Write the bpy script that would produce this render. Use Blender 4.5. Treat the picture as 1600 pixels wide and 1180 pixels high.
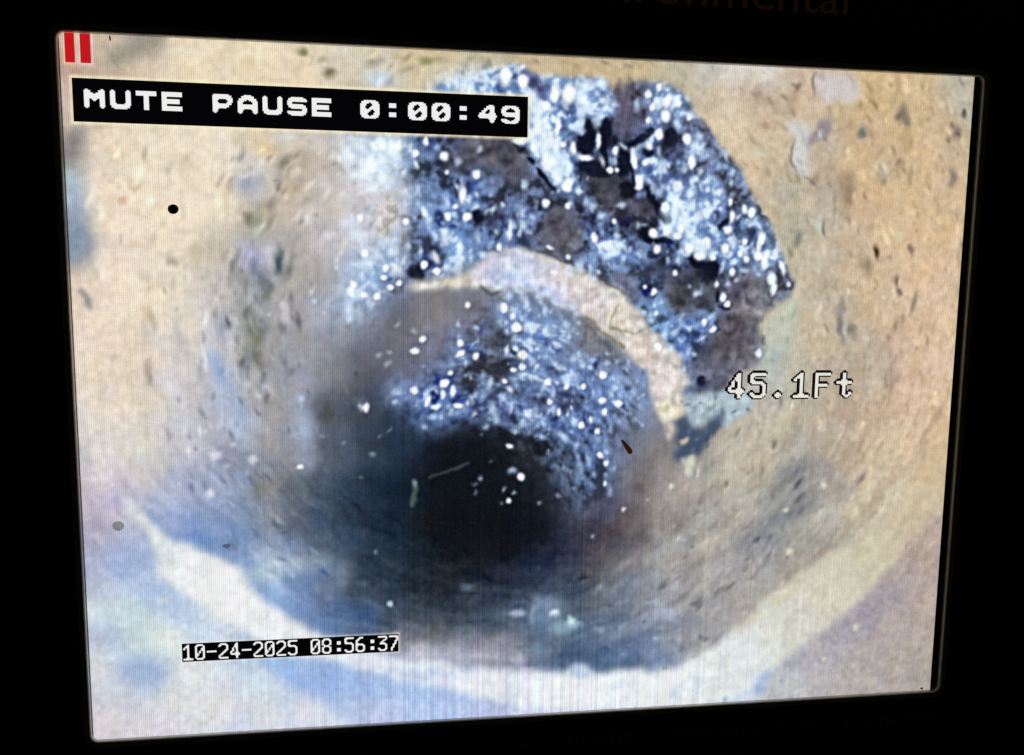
import bpy, bmesh, math, random
import numpy as np
from mathutils import Matrix, Vector

for o in list(bpy.data.objects):
    bpy.data.objects.remove(o)
scene = bpy.context.scene
COL = scene.collection

# ------------------------------------------------------------------ camera, light, exposure
# metres; the display plane is y = 0, facing -y; x to the right, z up, origin at the display's centre
cam_d = bpy.data.cameras.new('camera')
cam = bpy.data.objects.new('camera', cam_d); COL.objects.link(cam)
cam.matrix_world = Matrix(((0.990965, 0.004214, -0.134055, -0.034251), (-0.133652, 0.114578, -0.984383, -0.191285), (0.011211, 0.993405, 0.114106, 0.027599), (0.000000, 0.000000, 0.000000, 1.000000)))
cam_d.sensor_width = 36.0; cam_d.lens = 28.800
cam_d.clip_start = 0.005; cam_d.clip_end = 20
scene.camera = cam

world = bpy.data.worlds.new('World'); scene.world = world; world.use_nodes = True
world.node_tree.nodes['Background'].inputs[0].default_value = (1.0, 0.8, 0.62, 1)
world.node_tree.nodes['Background'].inputs[1].default_value = 0.004      # a dark room

ld = bpy.data.lights.new('dim_room_lamp', 'AREA'); ld.shape = 'DISK'; ld.size = 0.25; ld.energy = 0.11; ld.color = (1.0, 0.74, 0.5)
lamp = bpy.data.objects.new('dim_room_lamp', ld); COL.objects.link(lamp)
lamp.location = (0.42, -0.36, 0.62)
lamp.rotation_euler = (Vector((0.06, 0, 0.1)) - Vector(lamp.location)).to_track_quat('-Z', 'Y').to_euler()

vs = scene.view_settings
vs.view_transform = 'Standard'; vs.look = 'None'; vs.exposure = 0; vs.gamma = 1; vs.use_curve_mapping = False

# ------------------------------------------------------------------ helpers
SW, SH = 0.2112, 0.1584                  # lit display area, 4:3
VW, VH = 640.0, 480.0                    # video frame units: u right, v down
def vx(u): return (u / VW - 0.5) * SW
def vz(v): return (0.5 - v / VH) * SH

def mat(name, base=(0.5, 0.5, 0.5), rough=0.5, spec=0.5, emit=None, estr=1.0, noise=None):
    m = bpy.data.materials.new(name); m.use_nodes = True
    nt = m.node_tree; b = nt.nodes['Principled BSDF']
    b.inputs['Base Color'].default_value = (*base, 1)
    b.inputs['Roughness'].default_value = rough
    b.inputs['Specular IOR Level'].default_value = spec
    if emit is not None:
        b.inputs['Emission Color'].default_value = (*emit, 1)
        b.inputs['Emission Strength'].default_value = estr
        m.cycles.emission_sampling = 'NONE'
    if noise:
        sc_, amt = noise
        tc = nt.nodes.new('ShaderNodeTexCoord'); n = nt.nodes.new('ShaderNodeTexNoise')
        n.inputs['Scale'].default_value = sc_; n.inputs['Detail'].default_value = 4
        bp = nt.nodes.new('ShaderNodeBump'); bp.inputs['Strength'].default_value = amt; bp.inputs['Distance'].default_value = 0.0002
        nt.links.new(tc.outputs['Object'], n.inputs['Vector'])
        nt.links.new(n.outputs['Fac'], bp.inputs['Height']); nt.links.new(bp.outputs['Normal'], b.inputs['Normal'])
        mx = nt.nodes.new('ShaderNodeMix'); mx.data_type = 'RGBA'
        mx.inputs['A'].default_value = (*[c * 0.75 for c in base], 1); mx.inputs['B'].default_value = (*[min(1, c * 1.25) for c in base], 1)
        nt.links.new(n.outputs['Fac'], mx.inputs['Factor']); nt.links.new(mx.outputs['Result'], b.inputs['Base Color'])
    return m

def link(o, parent=None):
    COL.objects.link(o)
    if parent is not None: o.parent = parent
    return o
def mesh_obj(name, verts, faces, material, parent=None, smooth=False):
    me = bpy.data.meshes.new(name); me.from_pydata(verts, [], faces); me.update()
    if smooth: me.polygons.foreach_set('use_smooth', [True] * len(me.polygons))
    me.materials.append(material)
    return link(bpy.data.objects.new(name, me), parent)
def tag(o, label, cat, group=None):
    o['label'] = label; o['category'] = cat
    if group: o['group'] = group
    return o

# ------------------------------------------------------------------ the monitor body
mon = link(bpy.data.objects.new('monitor', None))
mon.location = (0.0, 0.0, -0.118)
tag(mon, 'black monitor showing paused inspection video of a cracked clay pipe, white pixel captions', 'monitor')
bpy.context.view_layer.update()
MZ = 0.118                               # children are written in display coordinates, then lifted by this
def mpart(name, verts, faces, material, parent=None, smooth=False):
    if parent is None:
        parent = mon; verts = [(x, y, z + MZ) for x, y, z in verts]
    return mesh_obj(name, verts, faces, material, parent, smooth)

M_PLATE = mat('black_bezel_plastic', (0.006, 0.006, 0.007), 0.62, 0.06, noise=(900, 0.25))
M_HOUSE = mat('black_housing', (0.008, 0.008, 0.009), 0.55, 0.2, noise=(500, 0.3))
M_LIP = mat('metal_trim', (0.66, 0.63, 0.58), 0.42, 0.5, noise=(700, 0.5))
M_LIP.node_tree.nodes['Principled BSDF'].inputs['Metallic'].default_value = 0.45
M_CHAM = mat('green_glow_chamfer', (0.09, 0.14, 0.08), 0.45, 0.5, noise=(700, 0.3))  # greenish glow round the opening, put into the colour of the bezel's edge
M_BORDER = mat('panel_black_border', (0.004, 0.004, 0.006), 0.35, 0.3)

def rrect(x0, x1, z0, z1, r, n=8):
    pts = []
    for cx, cz, a0 in ((x1 - r, z1 - r, 0), (x0 + r, z1 - r, 90), (x0 + r, z0 + r, 180), (x1 - r, z0 + r, 270)):
        for k in range(n + 1):
            a = math.radians(a0 + 90 * k / n); pts.append((cx + r * math.cos(a), cz + r * math.sin(a)))
    return pts
def loft(rings):                         # rings of (x, y, z) lists with equal counts
    v = [p for r in rings for p in r]; n = len(rings[0]); f = []
    for i in range(len(rings) - 1):
        for k in range(n):
            a, b = i * n + k, i * n + (k + 1) % n
            f.append((a, b, b + n, a + n))
    return v, f

OX0, OX1, OZ0, OZ1 = -SW / 2 - 0.00022, SW / 2 + 0.00205, -SH / 2 - 0.00005, SH / 2 + 0.00005
LIP = 0.00105                            # the bezel face stands this far in front of the display
PX, PZ = 0.142, 0.118
outer = rrect(-PX, PX, -PZ, PZ, 0.012)
def ring(pts, y): return [(x, y, z) for x, z in pts]
def opening(g, y): return ring(rrect(OX0 - g, OX1 + g, OZ0 - g, OZ1 + g, 0.0016 + g), y)
def outer_in(g, y): return ring(rrect(-PX + g, PX - g, -PZ + g, PZ - g, 0.012 - g), y)
rings = [outer_in(0, 0.012), outer_in(0, -LIP + 0.002), outer_in(0.0006, -LIP + 0.0006), outer_in(0.002, -LIP)]
rings += [opening(0.0016, -LIP), opening(0.0014, -LIP + 0.00002)]
v, f = loft(rings); mpart('bezel', v, f, M_PLATE, smooth=True)
v, f = loft([opening(0.00029, -LIP + 0.00019), opening(0.00012, -LIP + 0.00030), opening(0.0, -LIP + 0.0005), opening(-0.00002, 0.00028)])
mpart('trim_frame', v, f, M_LIP, smooth=True)
v, f = loft([opening(0.00141, -LIP + 0.000015), opening(0.00095, -LIP + 0.00007), opening(0.0003, -LIP + 0.0002)])
mpart('chamfer', v, f, M_CHAM, smooth=True)
v, f = loft([outer_in(0.0012, 0.0121), outer_in(0.0015, 0.036), outer_in(0.006, 0.042)])
n = len(outer); v = v + [(0, 0.042, 0)]; f = f + [(2 * n + k, 2 * n + (k + 1) % n, 3 * n) for k in range(n)]
mpart('back_housing', v, f, M_HOUSE)
mpart('panel_border', [(-SW / 2 - 0.004, 0.0003, -SH / 2 - 0.004), (SW / 2 + 0.004, 0.0003, -SH / 2 - 0.004), (SW / 2 + 0.004, 0.0003, SH / 2 + 0.004), (-SW / 2 - 0.004, 0.0003, SH / 2 + 0.004)], [(0, 1, 2, 3)], M_BORDER)

# ------------------------------------------------------------------ the video still on the display
# Traced features of the still, all in video frame units.
BASE = [
 (5.1,3.6,198,172,150),
 (26.4,3.3,197,177,157),
 (37.9,9.9,201,181,161),
 (49.8,7.3,170,162,147),
 (81.6,5.8,228,212,183),
 (81.2,20.8,227,210,180),
 (130.3,5.5,227,210,180),
 (130.0,21.1,226,208,175),
 (163.5,6.0,218,202,174),
 (150.8,17.7,224,205,174),
 (188.7,6.9,209,198,174),
 (205.6,18.6,202,196,184),
 (227.1,7.2,207,189,153),
 (244.4,12.7,208,191,156),
 (275.0,3.7,194,181,148),
 (315.0,4.4,194,173,138),
 (351.3,5.8,197,175,139),
 (383.5,7.4,192,173,137),
 (411.6,9.6,188,175,149),
 (435.0,4.2,194,191,182),
 (454.2,5.6,210,203,196),
 (478.2,4.5,208,199,188),
 (512.4,4.4,197,177,152),
 (567.4,7.4,209,181,138),
 (597.7,6.1,205,179,139),
 (628.7,7.1,188,178,159),
 (637.8,22.9,181,174,156),
 (440.5,21.6,200,183,159),
 (459.5,16.4,197,177,152),
 (450.9,39.0,214,195,166),
 (466.1,56.5,208,186,155),
 (1.6,19.5,186,154,136),
 (3.4,39.4,205,182,168),
 (2.6,55.4,197,178,162),
 (4.6,71.5,147,142,138),
 (0.1,100.2,170,190,202),
 (2.6,112.5,140,158,172),
 (1.7,133.3,122,140,155),
 (4.2,146.6,170,165,160),
 (5.7,158.3,227,207,187),
 (6.1,192.2,229,211,191),
 (4.5,226.7,228,213,194),
 (2.5,252.8,221,214,209),
 (2.1,279.1,206,200,202),
 (5.0,305.9,196,188,198),
 (8.2,328.5,176,172,192),
 (3.8,351.0,168,172,196),
 (4.5,373.9,187,195,211),
 (0.7,383.0,211,223,223),
 (4.7,406.4,183,191,211),
 (5.0,420.4,213,217,221),
 (7.5,439.4,203,207,215),
 (8.6,463.2,208,203,210),
 (23.1,474.6,212,207,212),
 (23.5,70.9,229,211,185),
 (22.2,99.7,232,213,188),
 (25.3,120.3,236,215,191),
 (24.1,149.7,235,215,192),
 (22.6,183.6,231,213,189),
 (21.2,218.1,227,209,186),
 (20.1,244.2,225,211,194),
 (16.9,270.6,219,212,206),
 (18.0,292.8,208,202,204),
 (49.2,21.4,213,192,167),
 (55.7,61.7,228,213,188),
 (54.9,82.3,230,215,190),
 (54.0,107.2,236,217,192),
 (52.8,140.8,230,213,190),
 (51.5,174.9,233,217,191),
 (50.2,209.4,222,205,182),
 (47.2,235.6,215,202,183),
 (43.9,266.5,213,208,203),
 (38.9,288.8,202,198,200),
 (28.1,299.7,196,188,206),
 (79.9,60.8,230,216,191),
 (79.2,81.5,228,214,189),
 (78.3,110.8,236,217,192),
 (73.4,136.2,219,205,183),
 (70.6,157.6,216,204,185),
 (71.8,183.4,220,208,192),
 (71.0,209.5,212,204,195),
 (68.0,235.8,202,196,194),
 (69.1,266.9,184,184,194),
 (64.0,293.8,172,176,196),
 (50.7,311.6,170,180,206),
 (58.6,325.4,150,166,202),
 (100.0,68.4,227,214,191),
 (97.4,89.4,232,216,190),
 (96.8,110.4,227,211,184),
 (94.0,135.9,194,182,162),
 (95.4,161.6,190,184,178),
 (94.5,192.0,188,188,196),
 (91.5,222.7,186,188,202),
 (88.6,249.3,178,180,192),
 (89.3,298.9,152,162,186),
 (84.1,330.8,126,150,190),
 (71.0,339.6,100,132,186),
 (120.8,61.5,218,199,168),
 (118.4,76.2,205,198,192),
 (115.9,93.1,196,192,192),
 (119.6,114.1,177,168,150),
 (117.2,127.0,170,166,164),
 (116.9,139.8,178,180,206),
 (118.5,161.4,146,152,158),
 (115.8,183.1,150,152,150),
 (117.4,205.1,158,156,146),
 (114.8,227.2,176,178,182),
 (112.0,254.0,170,176,192),
 (115.6,281.2,136,144,162),
 (112.7,313.2,122,138,164),
 (110.0,336.2,112,138,178),
 (141.6,62.9,203,189,169),
 (141.2,83.9,189,177,159),
 (140.7,109.4,196,183,169),
 (140.2,135.1,176,172,168),
 (139.7,161.1,172,170,163),
 (166.9,59.9,201,191,179),
 (166.6,78.9,189,179,168),
 (166.2,104.5,195,186,176),
 (165.9,130.4,184,178,180),
 (165.5,156.5,172,168,168),
 (188.1,59.2,190,182,182),
 (187.8,95.4,206,202,206),
 (187.5,121.3,192,190,200),
 (200.7,95.1,214,206,204),
 (205.0,107.9,226,217,213),
 (187.3,147.5,176,180,200),
 (418.3,335.9,134,130,126),
 (429.2,361.2,146,144,142),
 (425.2,391.3,146,146,154),
 (436.4,417.4,145,148,155),
 (456.3,402.9,158,156,158),
 (465.6,377.7,164,162,162),
 (462.4,423.7,157,156,157),
 (477.3,408.9,164,160,158),
 (487.0,393.9,168,163,155),
 (441.9,297.0,160,156,150),
 (443.1,326.7,164,159,152),
 (454.2,352.0,162,158,152),
 (466.3,277.7,191,181,165),
 (467.6,307.4,189,179,160),
 (480.6,258.3,190,180,164),
 (487.1,288.0,190,176,153),
 (495.4,248.7,190,180,164),
 (478.7,327.6,166,162,154),
 (493.5,313.0,157,153,145),
 (506.1,258.6,184,173,150),
 (517.5,278.6,166,159,149),
 (513.4,298.4,142,142,144),
 (534.2,298.8,166,157,151),
 (538.0,273.9,180,165,144),
 (552.8,259.2,182,165,145),
 (524.9,318.7,154,150,148),
 (509.8,328.4,144,144,148),
 (541.2,329.3,183,174,163),
 (500.1,343.3,132,134,140),
 (521.0,344.0,166,163,151),
 (495.9,363.5,152,152,156),
 (484.8,347.9,158,156,156),
 (550.9,314.3,165,154,147),
 (564.9,284.3,189,169,143),
 (568.2,254.4,192,167,141),
 (585.1,269.6,198,173,145),
 (567.8,330.0,192,180,154),
 (547.7,349.9,170,165,152),
 (532.7,364.8,164,159,151),
 (512.2,374.3,166,157,147),
 (582.1,304.9,198,180,151),
 (597.2,290.0,200,179,149),
 (599.3,320.6,199,186,158),
 (612.6,280.1,205,181,149),
 (621.5,255.0,213,186,154),
 (630.0,295.7,205,181,151),
 (631.9,250.0,213,185,153),
 (621.0,321.1,199,184,158),
 (623.7,357.5,180,162,150),
 (634.7,357.8,178,158,148),
 (614.6,383.4,175,161,153),
 (633.2,410.6,178,161,150),
 (599.3,398.5,166,156,162),
 (578.5,413.5,158,152,164),
 (606.6,425.4,177,165,157),
 (630.0,442.6,173,161,151),
 (557.8,428.3,164,160,168),
 (580.6,445.4,173,165,162),
 (609.2,463.0,171,161,155),
 (548.5,454.4,176,172,176),
 (521.3,447.6,171,170,177),
 (571.3,471.7,177,171,166),
 (517.0,465.9,185,188,191),
 (632.3,474.1,167,159,153),
 (477.0,78.9,202,182,153),
 (494.8,41.9,198,177,144),
 (484.1,24.4,190,169,144),
 (483.0,101.6,193,176,149),
 (497.4,92.1,184,173,151),
 (498.8,119.9,178,169,146),
 (504.8,138.5,199,186,161),
 (508.5,23.4,198,173,145),
 (538.5,26.7,199,175,137),
 (557.9,16.9,206,177,132),
 (599.4,29.0,203,177,137),
 (620.7,37.5,199,173,137),
 (631.9,46.4,198,175,142),
 (524.9,50.0,189,173,150),
 (549.6,44.6,199,171,137),
 (546.0,67.7,207,179,139),
 (571.4,66.9,201,173,134),
 (601.8,61.4,209,181,143),
 (628.9,74.6,207,181,146),
 (636.0,98.2,203,177,144),
 (526.8,82.1,178,161,140),
 (557.7,90.6,207,177,139),
 (593.5,89.7,208,179,138),
 (621.4,112.8,212,183,143),
 (528.4,109.9,186,173,151),
 (549.3,118.9,198,175,147),
 (585.5,123.0,210,181,146),
 (612.7,136.9,212,183,148),
 (634.2,141.4,211,183,152),
 (525.0,138.2,191,176,152),
 (556.2,147.3,200,175,145),
 (541.9,166.5,189,173,148),
 (573.2,171.1,203,177,146),
 (609.9,170.8,212,183,150),
 (631.9,180.5,214,187,155),
 (521.3,161.9,193,180,156),
 (517.3,181.1,195,178,152),
 (528.6,200.3,193,177,150),
 (564.7,200.2,189,171,148),
 (590.9,200.2,201,175,149),
 (617.8,205.1,214,185,155),
 (634.6,215.0,216,188,159),
 (508.1,200.3,188,180,162),
 (509.2,219.6,190,180,157),
 (540.3,224.6,182,167,147),
 (571.9,229.7,189,171,148),
 (604.0,234.8,209,179,151),
 (625.4,234.9,214,185,155),
 (515.3,239.1,180,169,146),
 (541.7,249.2,180,163,140),
 (494.4,229.2,180,184,178),
 (589.0,249.6,198,173,147),
 (26.6,388.8,199,215,221),
 (38.6,408.0,209,223,217),
 (23.9,351.7,160,178,212),
 (13.1,406.8,179,193,215),
 (29.2,431.1,159,179,207),
 (15.8,444.6,199,205,213),
 (41.8,436.6,165,183,211),
 (44.3,370.9,175,195,221),
 (65.0,390.5,189,205,225),
 (77.4,409.9,199,213,229),
 (55.8,408.9,217,225,223),
 (50.0,451.4,215,217,217),
 (67.8,438.0,219,223,225),
 (84.8,458.3,219,219,221),
 (111.2,469.6,215,217,221),
 (120.8,441.0,209,221,231),
 (44.9,472.7,210,207,216),
 (147.3,467.0,216,219,230),
 (143.2,442.3,158,185,228),
 (125.4,431.6,153,185,225),
 (165.9,443.5,146,173,220),
 (184.2,454.4,156,181,224),
 (170.1,473.4,212,217,230),
 (202.7,450.6,162,189,226),
 (202.6,472.9,186,197,232),
 (230.8,457.1,166,191,230),
 (240.3,472.8,176,195,234),
 (268.9,459.4,176,194,228),
 (283.4,475.4,178,190,228),
 (322.5,477.8,200,208,232),
 (122.6,170.3,161,160,165),
 (140.2,170.2,163,160,165),
 (162.4,174.5,163,166,181),
 (180.3,174.4,172,184,206),
 (131.0,188.4,157,156,161),
 (148.5,202.0,157,156,163),
 (171.1,195.1,143,146,157),
 (191.6,183.5,133,136,147),
 (212.1,174.2,102,105,116),
 (235.1,169.4,121,118,121),
 (258.4,169.2,119,118,125),
 (130.4,215.8,151,150,155),
 (148.1,225.1,155,158,173),
 (166.2,220.5,129,130,137),
 (184.5,211.3,102,105,116),
 (202.8,197.3,105,109,122),
 (221.2,190.3,107,109,118),
 (244.4,180.9,125,122,129),
 (263.1,187.8,118,116,128),
 (184.3,229.9,90,94,105),
 (202.7,220.6,92,93,102),
 (221.2,211.3,102,104,115),
 (239.8,202.0,117,120,139),
 (230.4,220.7,94,100,126),
 (244.5,216.1,104,112,144),
 (214.2,230.1,116,130,166),
 (258.5,206.7,98,104,130),
 (121.0,243.4,160,156,156),
 (134.2,248.2,150,148,152),
 (145.3,260.0,146,152,170),
 (165.9,243.8,86,93,105),
 (184.1,244.0,66,74,85),
 (198.0,237.1,59,68,82),
 (172.5,260.4,83,91,105),
 (193.2,260.6,55,67,82),
 (211.7,251.4,37,47,62),
 (122.6,271.4,150,148,150),
 (138.1,281.1,138,140,148),
 (160.9,276.8,94,99,110),
 (179.2,277.1,69,81,98),
 (197.6,277.4,50,63,80),
 (214.0,272.9,33,47,65),
 (223.3,265.8,28,41,58),
 (228.1,251.5,31,46,69),
 (121.9,299.7,146,146,150),
 (139.9,302.5,96,101,111),
 (160.5,300.6,73,86,104),
 (181.2,301.0,46,58,74),
 (199.8,301.5,31,44,60),
 (216.2,297.0,22,34,49),
 (223.2,306.9,19,31,45),
 (121.4,323.5,132,138,150),
 (139.5,326.4,89,98,111),
 (160.1,324.6,66,81,103),
 (180.9,325.2,39,54,72),
 (199.6,325.7,27,40,58),
 (216.1,326.2,21,32,49),
 (227.9,331.4,15,26,38),
 (118.7,340.3,146,160,184),
 (136.8,345.7,124,142,170),
 (157.5,343.9,80,93,112),
 (178.4,344.6,49,67,88),
 (199.5,347.8,30,43,60),
 (218.4,348.4,22,34,48),
 (235.0,351.4,22,30,37),
 (120.6,359.7,183,201,215),
 (138.9,357.9,172,187,206),
 (157.4,356.1,140,158,180),
 (173.5,361.6,106,121,139),
 (189.9,362.2,46,60,77),
 (208.8,362.9,42,55,70),
 (227.9,363.6,29,40,53),
 (247.1,366.8,28,36,43),
 (127.1,377.0,166,189,220),
 (145.4,377.7,116,140,180),
 (164.0,376.0,101,118,142),
 (182.7,379.2,51,65,81),
 (204.0,377.6,48,60,76),
 (223.0,380.9,39,48,59),
 (244.7,384.3,33,42,52),
 (264.1,385.1,46,55,68),
 (283.7,385.9,44,55,72),
 (168.5,393.5,88,112,149),
 (189.6,394.5,73,95,131),
 (211.0,397.9,65,77,96),
 (232.6,396.4,53,62,74),
 (254.4,402.4,51,61,73),
 (276.5,403.4,62,75,90),
 (220.5,413.5,117,118,128),
 (239.9,411.9,95,100,107),
 (259.4,418.0,124,130,142),
 (279.1,421.5,132,134,148),
 (299.0,419.9,128,128,142),
 (230.2,429.3,188,189,200),
 (254.5,430.5,166,170,186),
 (279.2,434.4,172,174,188),
 (244.5,268.5,18,23,34),
 (263.5,259.1,20,27,42),
 (235.1,282.9,22,29,42),
 (254.1,283.2,16,23,34),
 (239.8,302.4,14,20,30),
 (258.9,302.8,11,17,26),
 (278.2,308.2,16,23,34),
 (239.8,326.9,13,19,27),
 (259.0,327.4,9,14,23),
 (278.4,332.9,12,17,28),
 (298.0,338.5,14,17,30),
 (317.8,339.1,18,23,38),
 (244.6,346.8,13,19,27),
 (266.4,350.0,18,23,30),
 (288.4,353.2,18,23,32),
 (308.1,353.9,24,29,42),
 (276.2,365.4,26,31,40),
 (298.3,366.2,32,39,56),
 (318.1,361.9,34,43,64),
 (327.9,349.5,30,37,56),
 (313.4,379.5,40,51,70),
 (333.3,375.2,50,63,82),
 (343.1,360.2,48,55,74),
 (353.4,370.8,78,82,90),
 (343.6,385.8,68,83,102),
 (323.6,395.3,100,116,140),
 (303.7,397.0,72,89,112),
 (358.9,389.0,104,110,120),
 (373.9,374.1,110,112,118),
 (363.2,355.8,74,70,78),
 (352.8,340.2,54,52,66),
 (373.0,340.8,76,70,78),
 (382.8,328.4,92,86,92),
 (367.4,320.3,70,70,94),
 (387.4,310.7,106,100,104),
 (397.1,295.8,116,110,110),
 (381.8,290.5,104,108,122),
 (373.8,275.4,104,112,138),
 (391.3,270.7,120,124,136),
 (388.3,255.7,112,122,146),
 (401.0,255.9,124,128,142),
 (406.7,275.9,124,120,120),
 (395.1,231.2,118,134,172),
 (412.5,296.1,150,143,138),
 (397.8,316.1,126,120,118),
 (393.4,341.4,116,112,112),
 (415.8,316.5,156,150,144),
 (413.9,336.9,154,150,146),
 (428.3,306.6,175,167,156),
 (399.2,362.2,136,134,134),
 (419.8,357.7,160,156,152),
 (392.1,382.6,132,138,150),
 (415.3,378.3,156,156,160),
 (379.5,395.1,108,118,134),
 (400.4,401.2,136,142,154),
 (421.2,399.5,152,152,156),
 (293.8,404.2,80,95,112),
 (313.9,415.5,88,109,134),
 (334.1,416.4,110,130,146),
 (354.4,414.8,80,98,118),
 (374.8,410.5,92,108,132),
 (395.8,419.4,112,128,156),
 (419.3,420.5,143,150,161),
 (324.2,431.6,96,110,132),
 (344.6,432.6,74,95,128),
 (365.0,431.0,74,94,126),
 (385.7,432.1,88,110,144),
 (406.6,433.1,104,124,158),
 (357.6,441.2,92,116,150),
 (437.4,410.8,157,156,157),
 (441.7,384.6,168,164,158),
 (347.2,471.7,214,222,236),
 (307.7,471.8,206,212,234),
 (397.4,469.5,222,228,236),
 (448.7,468.8,220,226,232),
 (474.7,466.1,206,216,230),
 (102.0,476.4,200,206,222),
 (142.6,476.6,204,210,226),
 (184.0,474.2,200,208,228)]
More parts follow.
